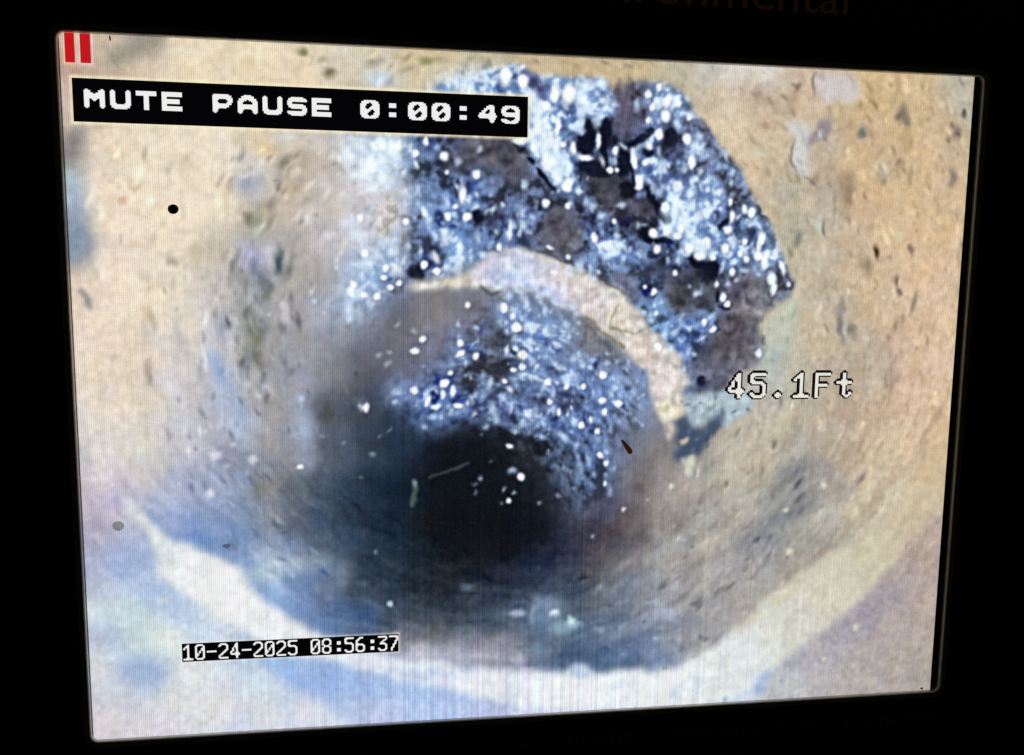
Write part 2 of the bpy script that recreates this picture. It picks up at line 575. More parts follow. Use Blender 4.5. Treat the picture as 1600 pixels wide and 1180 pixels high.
GRIT = [
 (290.9,16.4,76.0,104.0,157.0,0.75),
 (309.8,21.2,66.0,64.0,100.0,0.35),
 (325.2,20.5,86.0,119.0,162.0,0.8),
 (333.9,40.7,66.0,94.0,142.0,0.7),
 (347.9,24.1,96.0,124.0,162.0,0.72),
 (355.4,33.0,86.0,114.0,162.0,0.75),
 (373.3,23.1,86.0,80.0,90.0,0.06),
 (374.9,36.8,90.0,84.0,106.0,0.06),
 (372.8,48.4,68.0,66.0,96.0,0.03),
 (385.7,29.5,66.0,64.0,90.0,0.15),
 (391.6,22.4,76.0,94.0,122.0,0.65),
 (400.4,28.9,76.0,104.0,152.0,0.9),
 (410.4,30.8,66.0,84.0,112.0,0.5),
 (418.3,42.2,76.0,82.0,110.0,0.45),
 (427.3,48.9,86.0,96.0,130.0,0.4),
 (310.0,34.7,86.0,124.0,172.0,0.85),
 (313.8,50.5,96.0,134.0,182.0,0.9),
 (320.0,64.1,110.0,154.0,192.0,0.95),
 (329.2,47.7,36.0,49.0,82.0,0.45),
 (344.9,51.7,16.0,19.0,40.0,0.25),
 (360.6,48.9,18.0,22.0,45.0,0.2),
 (365.9,62.6,31.0,39.0,75.0,0.45),
 (323.8,77.8,96.0,144.0,192.0,0.85),
 (334.5,72.8,56.0,84.0,142.0,0.6),
 (346.8,79.4,20.0,20.0,34.0,0.08),
 (356.6,85.0,46.0,42.0,42.0,0.05),
 (371.2,79.9,26.0,29.0,45.0,0.15),
 (375.6,62.3,21.0,24.0,45.0,0.2),
 (390.3,57.1,46.0,64.0,112.0,0.6),
 (409.9,53.0,26.0,29.0,50.0,0.1),
 (411.7,68.2,34.0,44.0,72.0,0.3),
 (393.2,71.1,46.0,69.0,122.0,0.55),
 (401.1,85.0,66.0,94.0,152.0,0.6),
 (416.0,82.2,56.0,74.0,112.0,0.55),
 (426.5,60.6,66.0,79.0,107.0,0.45),
 (436.7,63.9,94.0,100.0,130.0,0.3),
 (443.6,77.9,86.0,94.0,130.0,0.35),
 (456.3,77.5,66.0,82.0,110.0,0.35),
 (460.6,89.4,86.0,88.0,120.0,0.25),
 (291.4,65.0,64.0,58.0,62.0,0.08),
 (298.7,73.9,76.0,72.0,78.0,0.08),
 (294.1,87.8,76.0,80.0,96.0,0.22),
 (308.3,85.1,72.0,76.0,100.0,0.25),
 (314.4,93.1,56.0,70.0,102.0,0.35),
 (334.8,89.1,66.0,94.0,142.0,0.7),
 (383.4,74.9,66.0,94.0,142.0,0.75),
 (387.6,91.2,56.0,79.0,132.0,0.55),
 (243.9,21.7,96.0,129.0,172.0,0.65),
 (255.4,17.9,76.0,109.0,162.0,0.7),
 (271.5,17.2,66.0,94.0,142.0,0.75),
 (290.2,19.8,76.0,109.0,162.0,0.8),
 (182.5,68.5,196.0,204.0,214.0,0.45),
 (189.3,68.2,176.0,204.0,222.0,0.6),
 (193.7,79.3,176.0,210.0,222.0,0.85),
 (186.8,90.7,196.0,204.0,210.0,0.35),
 (198.1,92.7,186.0,200.0,214.0,0.45),
 (205.1,62.1,120.0,164.0,192.0,0.6),
 (213.0,70.8,110.0,149.0,182.0,0.55),
 (209.5,87.8,130.0,164.0,187.0,0.45),
 (224.4,76.1,76.0,99.0,132.0,0.3),
 (233.6,64.6,56.0,74.0,112.0,0.4),
 (247.4,60.7,50.0,60.0,88.0,0.25),
 (241.7,77.9,54.0,68.0,102.0,0.28),
 (255.6,75.2,66.0,68.0,84.0,0.12),
 (267.2,65.7,70.0,68.0,80.0,0.12),
 (281.3,67.6,60.0,54.0,60.0,0.06),
 (293.1,74.1,68.0,68.0,80.0,0.1),
 (279.1,83.6,66.0,78.0,110.0,0.25),
 (261.5,88.7,56.0,80.0,132.0,0.45),
 (244.0,91.5,50.0,68.0,108.0,0.3),
 (230.1,89.5,62.0,84.0,122.0,0.35),
 (293.3,90.2,56.0,70.0,102.0,0.28),
 (198.1,97.6,206.0,204.0,202.0,0.2),
 (191.1,113.7,190.0,204.0,214.0,0.4),
 (209.4,113.3,216.0,210.0,202.0,0.25),
 (181.9,123.0,200.0,206.0,212.0,0.4),
 (204.8,104.3,214.0,208.0,202.0,0.2),
 (218.6,97.1,106.0,132.0,164.0,0.45),
 (230.1,103.7,90.0,116.0,157.0,0.4),
 (223.1,121.0,82.0,102.0,142.0,0.32),
 (232.4,127.7,70.0,90.0,132.0,0.35),
 (242.9,103.4,52.0,70.0,112.0,0.25),
 (253.4,104.3,50.0,76.0,142.0,0.5),
 (262.7,100.6,62.0,100.0,162.0,0.6),
 (271.0,110.8,30.0,38.0,72.0,0.2),
 (281.6,109.4,50.0,60.0,92.0,0.2),
 (293.4,98.7,52.0,64.0,92.0,0.3),
 (298.3,113.7,46.0,68.0,122.0,0.45),
 (255.8,123.9,86.0,124.0,182.0,0.55),
 (241.7,119.5,66.0,96.0,152.0,0.45),
 (239.4,135.7,46.0,58.0,88.0,0.15),
 (232.4,140.5,42.0,56.0,102.0,0.3),
 (255.8,139.0,110.0,154.0,197.0,0.6),
 (246.4,143.8,120.0,159.0,197.0,0.55),
 (273.5,127.0,86.0,114.0,162.0,0.45),
 (285.4,126.8,66.0,84.0,122.0,0.3),
 (227.7,149.8,52.0,64.0,102.0,0.2),
 (192.0,136.5,140.0,179.0,207.0,0.6),
 (209.2,136.2,130.0,169.0,202.0,0.55),
 (197.6,150.2,120.0,162.0,197.0,0.6),
 (211.5,145.4,110.0,154.0,197.0,0.6),
 (190.6,161.9,120.0,162.0,202.0,0.65),
 (199.8,168.8,130.0,166.0,200.0,0.5),
 (181.4,173.6,130.0,164.0,197.0,0.5),
 (209.1,161.7,86.0,116.0,172.0,0.4),
 (181.6,155.0,140.0,176.0,202.0,0.5),
 (218.5,136.1,90.0,120.0,168.0,0.4),
 (177.7,192.2,140.0,164.0,190.0,0.3),
 (232.4,177.9,115.9,115.9,115.2,0.02),
 (250.0,180.1,112.2,115.9,135.0,0.04),
 (261.9,182.4,103.0,112.2,144.0,0.19),
 (256.0,200.3,66.2,82.8,124.2,0.45),
 (241.8,194.4,88.3,93.8,117.0,0.15),
 (232.3,206.3,90.2,95.7,115.2,0.12),
 (244.2,215.9,73.6,86.5,118.8,0.25),
 (262.1,211.1,55.2,71.8,109.8,0.43),
 (273.9,191.9,73.6,81.0,109.8,0.25),
 (283.6,194.3,64.4,64.4,68.4,0.12),
 (282.5,211.1,60.7,60.7,63.0,0.12),
 (274.2,220.8,53.4,58.9,72.0,0.17),
 (291.8,172.7,79.1,112.2,163.8,0.43),
 (299.2,182.3,75.4,106.7,163.8,0.76),
 (296.9,196.7,60.7,81.0,127.8,0.57),
 (292.3,213.6,42.3,51.5,75.6,0.29),
 (303.3,218.5,51.5,71.8,109.8,0.43),
 (220.5,218.2,97.5,103.0,117.0,0.13),
 (214.7,194.5,101.2,103.0,100.8,0.09),
 (294.2,95.2,56.0,70.0,102.0,0.3),
 (308.4,92.5,66.0,76.0,110.0,0.25),
 (302.7,111.3,56.0,74.0,122.0,0.42),
 (292.1,120.8,56.0,84.0,142.0,0.5),
 (326.7,108.4,72.0,66.0,72.0,0.06),
 (320.9,122.6,70.0,68.0,82.0,0.15),
 (336.7,122.3,82.0,76.0,80.0,0.06),
 (335.2,108.2,66.0,70.0,90.0,0.15),
 (347.2,98.6,42.0,50.0,80.0,0.35),
 (352.2,105.5,36.0,48.0,82.0,0.4),
 (361.7,92.4,68.0,62.0,66.0,0.08),
 (376.4,90.8,24.0,22.0,34.0,0.06),
 (369.4,105.1,68.0,62.0,78.0,0.28),
 (387.8,100.0,66.0,58.0,62.0,0.08),
 (400.3,100.9,16.0,16.0,26.0,0.06),
 (393.8,92.7,36.0,38.0,60.0,0.1),
 (385.8,114.3,56.0,60.0,88.0,0.35),
 (369.7,117.0,36.0,46.0,76.0,0.3),
 (357.5,121.9,50.0,76.0,132.0,0.5),
 (377.4,125.2,36.0,50.0,88.0,0.3),
 (392.2,121.3,16.0,20.0,44.0,0.25),
 (412.5,126.9,16.0,20.0,44.0,0.25),
 (406.3,92.4,66.0,94.0,142.0,0.75),
 (419.0,96.9,76.0,109.0,162.0,0.75),
 (438.1,98.8,86.0,116.0,168.0,0.62),
 (425.9,111.1,86.0,124.0,176.0,0.78),
 (442.6,115.5,76.0,109.0,162.0,0.68),
 (413.5,118.5,86.0,124.0,176.0,0.85),
 (432.9,129.0,96.0,134.0,182.0,0.95),
 (447.4,108.2,36.0,48.0,82.0,0.3),
 (455.5,117.7,66.0,94.0,142.0,0.7),
 (465.2,105.4,66.0,84.0,112.0,0.5),
 (461.8,115.1,46.0,60.0,90.0,0.35),
 (453.4,128.7,66.0,92.0,138.0,0.65),
 (471.1,119.8,56.0,66.0,96.0,0.3),
 (479.3,129.4,66.0,84.0,112.0,0.7),
 (464.1,137.0,66.0,92.0,138.0,0.6),
 (420.4,134.0,46.0,70.0,122.0,0.5),
 (430.9,142.4,18.0,22.0,40.0,0.06),
 (441.3,147.1,16.0,18.0,34.0,0.06),
 (451.3,140.9,46.0,68.0,112.0,0.45),
 (412.9,137.8,30.0,38.0,66.0,0.25),
 (401.7,142.8,26.0,32.0,54.0,0.12),
 (397.6,133.2,30.0,40.0,72.0,0.3),
 (367.6,131.3,96.0,134.0,188.0,0.6),
 (377.7,137.1,90.0,128.0,188.0,0.55),
 (362.9,140.9,86.0,108.0,152.0,0.35),
 (373.1,150.4,102.0,108.0,136.0,0.12),
 (380.9,160.0,98.0,102.0,124.0,0.06),
 (389.4,152.6,56.0,70.0,102.0,0.25),
 (392.2,159.8,26.0,40.0,82.0,0.25),
 (403.4,154.9,66.0,84.0,122.0,0.3),
 (413.6,157.2,62.0,60.0,64.0,0.08),
 (426.2,154.6,46.0,48.0,56.0,0.12),
 (431.6,161.9,76.0,88.0,96.0,0.3),
 (419.1,169.4,64.0,58.0,58.0,0.06),
 (437.0,166.8,56.0,58.0,66.0,0.12),
 (428.3,174.2,72.0,84.0,110.0,0.2),
 (398.9,172.0,110.0,154.0,197.0,0.4),
 (403.1,184.2,104.0,150.0,198.0,0.35),
 (414.5,184.1,76.0,112.0,176.0,0.45),
 (428.8,189.0,66.0,104.0,182.0,0.4),
 (422.8,200.2,70.0,108.0,182.0,0.42),
 (441.4,180.3,90.0,114.0,162.0,0.35),
 (451.4,171.6,66.0,74.0,100.0,0.2),
 (459.8,156.7,84.0,78.0,90.0,0.15),
 (470.0,151.7,90.0,82.0,90.0,0.12),
 (466.7,166.5,88.0,82.0,90.0,0.1),
 (478.2,161.4,96.0,100.0,110.0,0.2),
 (463.4,178.9,92.0,82.0,82.0,0.06),
 (454.8,191.4,82.0,72.0,70.0,0.06),
 (474.4,191.3,90.0,86.0,90.0,0.1),
 (448.7,201.4,78.0,70.0,66.0,0.05),
 (462.0,206.4,84.0,82.0,88.0,0.12),
 (438.3,200.1,66.0,88.0,132.0,0.25),
 (433.6,213.9,84.0,88.0,110.0,0.2),
 (449.3,216.4,66.0,70.0,90.0,0.1),
 (476.5,178.8,102.0,102.0,106.0,0.12),
 (297.4,167.9,97.5,130.6,177.3,0.43),
 (315.7,175.0,93.8,128.8,177.3,0.62),
 (292.7,179.9,88.3,119.6,172.8,0.48),
 (309.8,188.2,82.8,114.1,172.8,0.57),
 (328.1,186.9,88.3,123.3,177.3,0.61),
 (337.9,182.1,97.5,132.5,177.3,0.57),
 (322.2,199.1,79.1,104.9,154.8,0.48),
 (300.2,197.9,57.0,73.6,115.2,0.48),
 (290.4,194.3,60.7,62.6,72.0,0.15),
 (304.0,208.8,66.2,95.7,154.8,0.62),
 (293.1,213.6,42.3,49.7,72.0,0.34),
 (310.2,218.5,69.9,95.7,151.2,0.48),
 (334.6,201.5,88.3,99.4,127.8,0.3),
 (347.0,203.9,101.2,103.0,106.2,0.1),
 (361.8,196.6,103.0,101.2,93.6,0.05),
 (354.1,186.8,103.0,101.2,93.6,0.05),
 (372.1,206.4,99.4,101.2,99.0,0.06),
 (328.7,216.1,60.7,81.0,124.2,0.39),
 (344.8,216.1,79.1,99.4,145.8,0.44),
 (359.9,218.6,71.8,92.0,136.8,0.48),
 (372.4,218.7,90.2,106.7,145.8,0.3),
 (382.7,224.9,101.2,117.8,140.4,0.21),
 (289.6,225.7,42.3,47.8,63.0,0.25),
 (293.2,223.8,46.0,53.4,75.6,0.34),
 (310.3,223.9,69.9,92.0,136.8,0.44),
 (322.7,226.4,66.2,92.0,145.8,0.48),
 (335.1,227.6,66.2,95.7,154.8,0.53),
 (350.1,229.0,69.9,99.4,158.4,0.48),
 (365.1,226.6,75.4,103.0,158.4,0.39),
 (380.4,231.6,82.8,110.4,154.8,0.39),
 (298.2,234.8,46.0,62.6,100.8,0.39),
 (316.7,241.1,38.6,46.0,75.6,0.26),
 (335.3,241.2,42.3,49.7,81.0,0.3),
 (347.9,243.8,47.8,64.4,109.8,0.48),
 (363.0,243.9,66.2,95.7,154.8,0.53),
 (375.8,249.0,79.1,99.4,136.8,0.34),
 (385.9,246.6,97.5,119.6,154.8,0.34),
 (392.6,256.7,106.7,128.8,154.8,0.3),
 (293.4,248.2,47.8,64.4,118.8,0.36),
 (308.3,253.3,51.5,73.6,124.2,0.48),
 (326.8,253.5,51.5,73.6,127.8,0.39),
 (341.8,253.7,46.0,68.1,127.8,0.44),
 (355.8,258.8,42.3,62.6,118.8,0.39),
 (368.5,260.2,69.9,88.3,127.8,0.34),
 (381.2,260.4,97.5,106.7,126.0,0.1),
 (298.5,261.8,46.0,58.9,82.8,0.29),
 (317.1,267.0,57.0,82.8,118.8,0.48),
 (333.3,263.5,51.5,77.3,127.8,0.39),
 (346.0,271.2,51.5,73.6,115.2,0.34),
 (361.1,271.4,60.7,84.6,136.8,0.34),
 (371.4,275.4,84.6,104.9,142.2,0.26),
 (293.7,270.4,29.4,35.0,36.0,0.06),
 (311.0,274.4,23.9,27.6,30.6,0.17),
 (327.3,278.4,46.0,60.7,81.0,0.3),
 (342.4,283.7,42.3,58.9,82.8,0.3),
 (358.9,286.5,55.2,81.0,133.2,0.29),
 (371.7,289.3,66.2,88.3,136.8,0.2),
 (298.8,287.9,33.1,36.8,45.0,0.08),
 (311.3,293.2,25.8,33.1,43.2,0.08),
 (327.6,296.0,33.1,42.3,63.0,0.18),
 (342.8,300.1,42.3,58.9,82.8,0.22),
 (358.0,301.7,51.5,73.6,109.8,0.22),
 (370.9,304.5,60.7,77.3,109.8,0.18),
 (294.1,307.8,22.1,27.6,30.6,0.06),
 (311.5,310.8,25.8,31.3,39.6,0.06),
 (330.4,311.2,42.3,51.5,75.6,0.18),
 (343.1,316.6,47.8,62.6,88.2,0.14),
 (357.1,317.0,47.8,64.4,91.8,0.13),
 (368.6,314.7,64.4,73.6,99.0,0.14),
 (324.3,325.0,29.4,33.1,41.4,0.07),
 (339.6,329.3,42.3,55.2,75.6,0.11),
 (354.8,327.2,42.3,49.7,66.6,0.06),
 (382.1,294.6,86.5,92.0,108.0,0.03),
 (211.1,225.8,101.2,128.8,163.8,0.2),
 (226.4,225.9,97.5,117.8,158.4,0.25),
 (238.2,229.6,79.1,104.9,163.8,0.39),
 (212.2,235.4,93.8,119.6,178.2,0.57),
 (225.2,235.5,88.3,117.8,178.2,0.57),
 (237.1,238.0,60.7,86.5,154.8,0.43),
 (247.8,238.1,69.9,104.9,178.2,0.67),
 (244.2,226.0,51.5,73.6,136.8,0.48),
 (259.8,233.3,47.8,62.6,100.8,0.34),
 (262.1,226.1,55.2,60.7,75.6,0.2),
 (258.6,240.6,57.0,84.6,154.8,0.53),
 (239.4,251.3,79.1,112.2,169.2,0.36),
 (250.2,250.2,69.9,99.4,158.4,0.32),
 (234.7,259.8,69.9,99.4,151.2,0.32),
 (220.4,243.9,66.2,88.3,136.8,0.34),
 (274.2,231.0,57.0,68.1,91.8,0.34),
 (270.7,240.7,57.0,75.4,127.8,0.43),
 (282.8,240.8,60.7,82.8,145.8,0.48),
 (282.9,251.8,57.0,77.3,109.8,0.29),
 (280.3,228.6,57.0,68.1,91.8,0.34),
 (294.9,233.5,51.5,68.1,109.8,0.39),
 (296.3,248.2,60.7,82.8,145.8,0.32),
 (292.7,258.1,51.5,68.1,100.8,0.29),
 (302.6,263.1,57.0,77.3,127.8,0.32),
 (290.4,270.4,27.6,31.3,39.6,0.05),
 (300.4,278.0,25.8,31.3,36.0,0.05),
 (298.1,292.9,33.1,44.2,54.0,0.1),
 (290.9,312.8,22.1,25.8,28.8,0.05),
 (274.7,294.9,25.8,29.4,36.0,0.05),
 (249.3,283.6,20.2,22.1,27.0,0.01),
 (244.8,311.8,18.4,20.2,23.4,0.01),
 (267.9,293.4,22.1,25.8,32.4,0.06),
 (277.5,336.6,16.6,18.4,23.4,0.01),
 (310.8,342.5,23.9,27.6,37.8,0.04),
 (258.5,269.7,25.8,29.4,41.4,0.07)]
GMASK = [
 (1.8,1.0,[(267.0,27.4),(271.5,8.9),(301.7,8.1),(304.9,11.3),(316.7,13.0),(359.7,13.4),(362.3,20.1),(379.2,14.8),(404.9,13.8),(416.3,21.3),(426.8,36.0),(446.5,57.6),(459.9,72.6),(471.1,92.7),(472.8,95.0),(483.9,109.8),(495.5,132.9),(502.9,148.8),(508.0,156.2),(500.0,167.5),(484.6,177.5),(481.1,186.3),(485.6,196.3),(482.1,207.6),(481.1,214.0),(475.6,215.7),(462.7,223.2),(454.2,238.4),(448.3,253.6),(427.3,253.3),(425.4,235.6),(424.9,221.8),(424.8,218.8),(420.6,210.1),(410.0,200.2),(396.8,187.9),(387.7,176.9),(373.4,162.4),(358.3,153.0),(333.4,139.0),(303.0,132.4),(291.4,134.9),(273.6,139.9),(261.8,147.1)]),
 (5.85,1.0,[(232.5,30.0),(245.1,17.8),(255.4,13.5),(271.5,8.9),(290.1,10.8),(291.0,99.9),(291.4,134.9),(273.6,139.9),(255.9,149.5),(232.4,154.4),(220.7,158.1),(211.4,165.2),(214.9,154.6),(220.8,145.3),(219.7,128.0),(217.4,108.5),(223.2,94.7),(227.8,98.7),(215.2,84.3),(216.5,58.4)]),
 (10.8,0.9,[(175.9,57.6),(213.1,56.3),(227.9,59.1),(227.8,98.7),(191.2,99.6),(177.9,79.7),(226.7,90.1),(226.6,124.4),(220.8,136.0),(216.0,161.6),(197.5,173.4),(181.2,187.5),(173.4,171.3),(181.6,148.1),(186.4,130.9),(204.7,131.7),(213.9,120.0),(204.8,104.3),(186.7,95.7)]),
 (9.0,0.95,[(279.7,163.3),(289.3,160.9),(287.7,162.1),(309.5,169.0),(334.1,176.0),(344.1,182.0),(339.3,191.7),(354.5,205.1),(379.7,208.8),(391.6,222.5),(395.9,237.9),(395.3,260.6),(381.2,260.4),(374.1,281.7),(377.1,299.6),(373.6,312.3),(357.3,325.9),(337.1,335.6),(328.1,325.1),(311.6,313.3),(286.7,305.2),(293.4,315.4),(283.3,297.6),(295.3,270.4),(273.2,255.4),(237.0,265.9),(227.5,258.5),(220.4,246.3),(207.5,241.4),(206.3,233.0),(232.3,225.9),(241.8,222.4),(241.8,220.7),(250.1,200.3),(256.0,188.4),(271.5,182.4),(279.8,175.2)])]
POLY = [
 ((150,160,176),0.9,3.6,[(-0.8,94.0),(8.8,100.2),(9.4,108.9),(7.0,116.5),(10.8,124.1),(12.6,130.6),(7.9,141.6),(1.4,147.8),(-1.1,144.0)]),
 ((182,202,212),0.8,3.6,[(-0.4,97.2),(5.6,102.5),(4.2,109.0),(-0.1,112.3)]),
 ((122,140,158),0.7,3.6,[(0.3,115.6),(6.9,117.6),(10.6,128.4),(7.0,139.5),(1.4,146.1),(-0.5,142.9)]),
 ((126,124,122),0.8,2.7,[(5.5,60.3),(12.7,60.0),(8.1,69.8),(4.5,80.6),(1.8,82.8),(1.9,70.0)]),
 ((186,202,210),0.75,3.6,[(23.6,390.8),(33.2,386.3),(42.0,390.4),(41.6,402.6),(37.7,416.0),(29.8,417.5),(25.8,405.6)]),
 ((146,168,206),0.5,5.4,[(29.5,423.0),(41.1,416.2),(47.5,426.5),(42.5,438.7),(31.2,438.0)]),
 ((156,180,216),0.4,5.4,[(43.1,362.4),(53.9,372.5),(70.4,385.5),(62.2,395.0),(48.8,388.2),(40.3,376.8)]),
 ((166,160,190),0.55,4.5,[(11.6,297.7),(23.4,300.3),(27.5,307.5),(17.3,316.7),(7.8,310.5)]),
 ((204,200,204),0.8,2.7,[(515.1,1.4),(540.5,1.6),(548.9,11.2),(551.0,18.2),(544.2,19.7),(540.0,25.2),(533.8,20.1),(525.0,26.4),(520.2,21.8),(515.6,16.1)]),
 ((118,104,92),0.85,1.8,[(585.9,18.6),(588.9,28.7),(590.0,38.4),(586.7,38.5),(583.7,33.8),(578.9,33.3),(579.8,26.7)]),
 ((166,146,104),0.7,2.25,[(585.2,36.1),(590.5,35.9),(591.9,55.3),(587.5,59.1),(588.0,46.9)]),
 ((118,100,96),0.85,1.8,[(623.6,33.8),(631.5,35.4),(631.7,41.8),(624.5,45.7),(621.9,47.0),(622.2,42.1),(626.8,40.1)]),
 ((170,160,134),0.6,1.8,[(621.2,47.0),(625.2,45.7),(625.8,61.6),(623.2,64.2)]),
 ((112,98,96),0.85,1.8,[(623.3,64.8),(628.3,67.7),(632.2,73.8),(629.3,80.7),(624.5,80.2),(627.4,74.0)]),
 ((205,208,210),0.85,2.25,[(490.7,39.6),(498.3,36.3),(512.7,39.9),(513.3,49.5),(510.2,65.2),(515.8,71.0),(514.8,75.9),(506.9,76.1),(497.9,65.5),(500.6,55.9),(501.3,45.1),(494.9,45.3)]),
 ((128,116,128),0.75,1.8,[(517.7,36.2),(526.7,33.5),(529.9,42.9),(526.3,49.0),(516.0,51.8),(512.3,55.5),(510.6,48.4),(516.9,44.6)]),
 ((134,112,92),0.7,2.7,[(534.1,69.3),(542.4,75.1),(544.6,67.8),(549.1,76.1),(548.0,90.8),(542.0,91.0),(540.0,78.8)]),
 ((150,130,104),0.6,2.7,[(541.5,81.7),(548.1,81.5),(549.0,96.2),(545.8,108.6),(541.0,96.4)]),
 ((190,190,174),0.8,2.7,[(481.1,186.3),(489.9,177.5),(502.5,166.2),(508.2,161.2),(512.2,168.6),(508.9,184.9),(505.2,203.9),(497.1,214.0),(490.7,220.3),(482.3,211.4),(485.6,196.3)]),
 ((150,170,172),0.6,3.6,[(485.8,201.3),(501.6,198.8),(497.1,214.0),(489.3,219.0),(483.7,211.4)]),
 ((168,186,196),0.95,1.8,[(421.7,240.7),(426.7,236.9),(454.0,234.6),(473.9,236.0),(480.9,245.0),(469.3,252.5),(456.5,261.3),(444.4,254.8),(431.6,262.3),(426.0,252.1)]),
 ((214,202,178),0.9,1.8,[(402.5,244.3),(411.4,241.8),(423.1,243.2),(425.9,250.8),(417.0,255.8),(406.7,255.6)]),
 ((66,80,104),0.92,2.25,[(417.1,258.3),(427.3,252.7),(431.6,262.3),(439.5,263.7),(448.3,253.6),(454.6,247.9),(454.4,258.7),(441.9,273.9),(437.6,282.8),(427.2,284.6),(420.8,288.3),(417.3,281.2),(425.6,276.2),(420.2,272.3),(422.5,263.4)]),
 ((208,210,186),0.9,1.35,[(428.5,284.6),(433.6,282.1),(434.6,290.5),(431.7,298.8),(428.3,296.8)]),
 ((206,206,196),0.8,1.35,[(423.3,284.5),(427.2,285.2),(426.1,290.3),(424.1,289.6)]),
 ((210,190,172),0.9,0.9,[(422.8,271.1),(429.3,269.9),(428.1,273.7),(424.2,274.9)]),
 ((24,30,56),0.9,1.8,[(432.8,226.9),(439.3,226.3),(442.1,232.0),(434.4,233.2)])]
N_POLY = 18
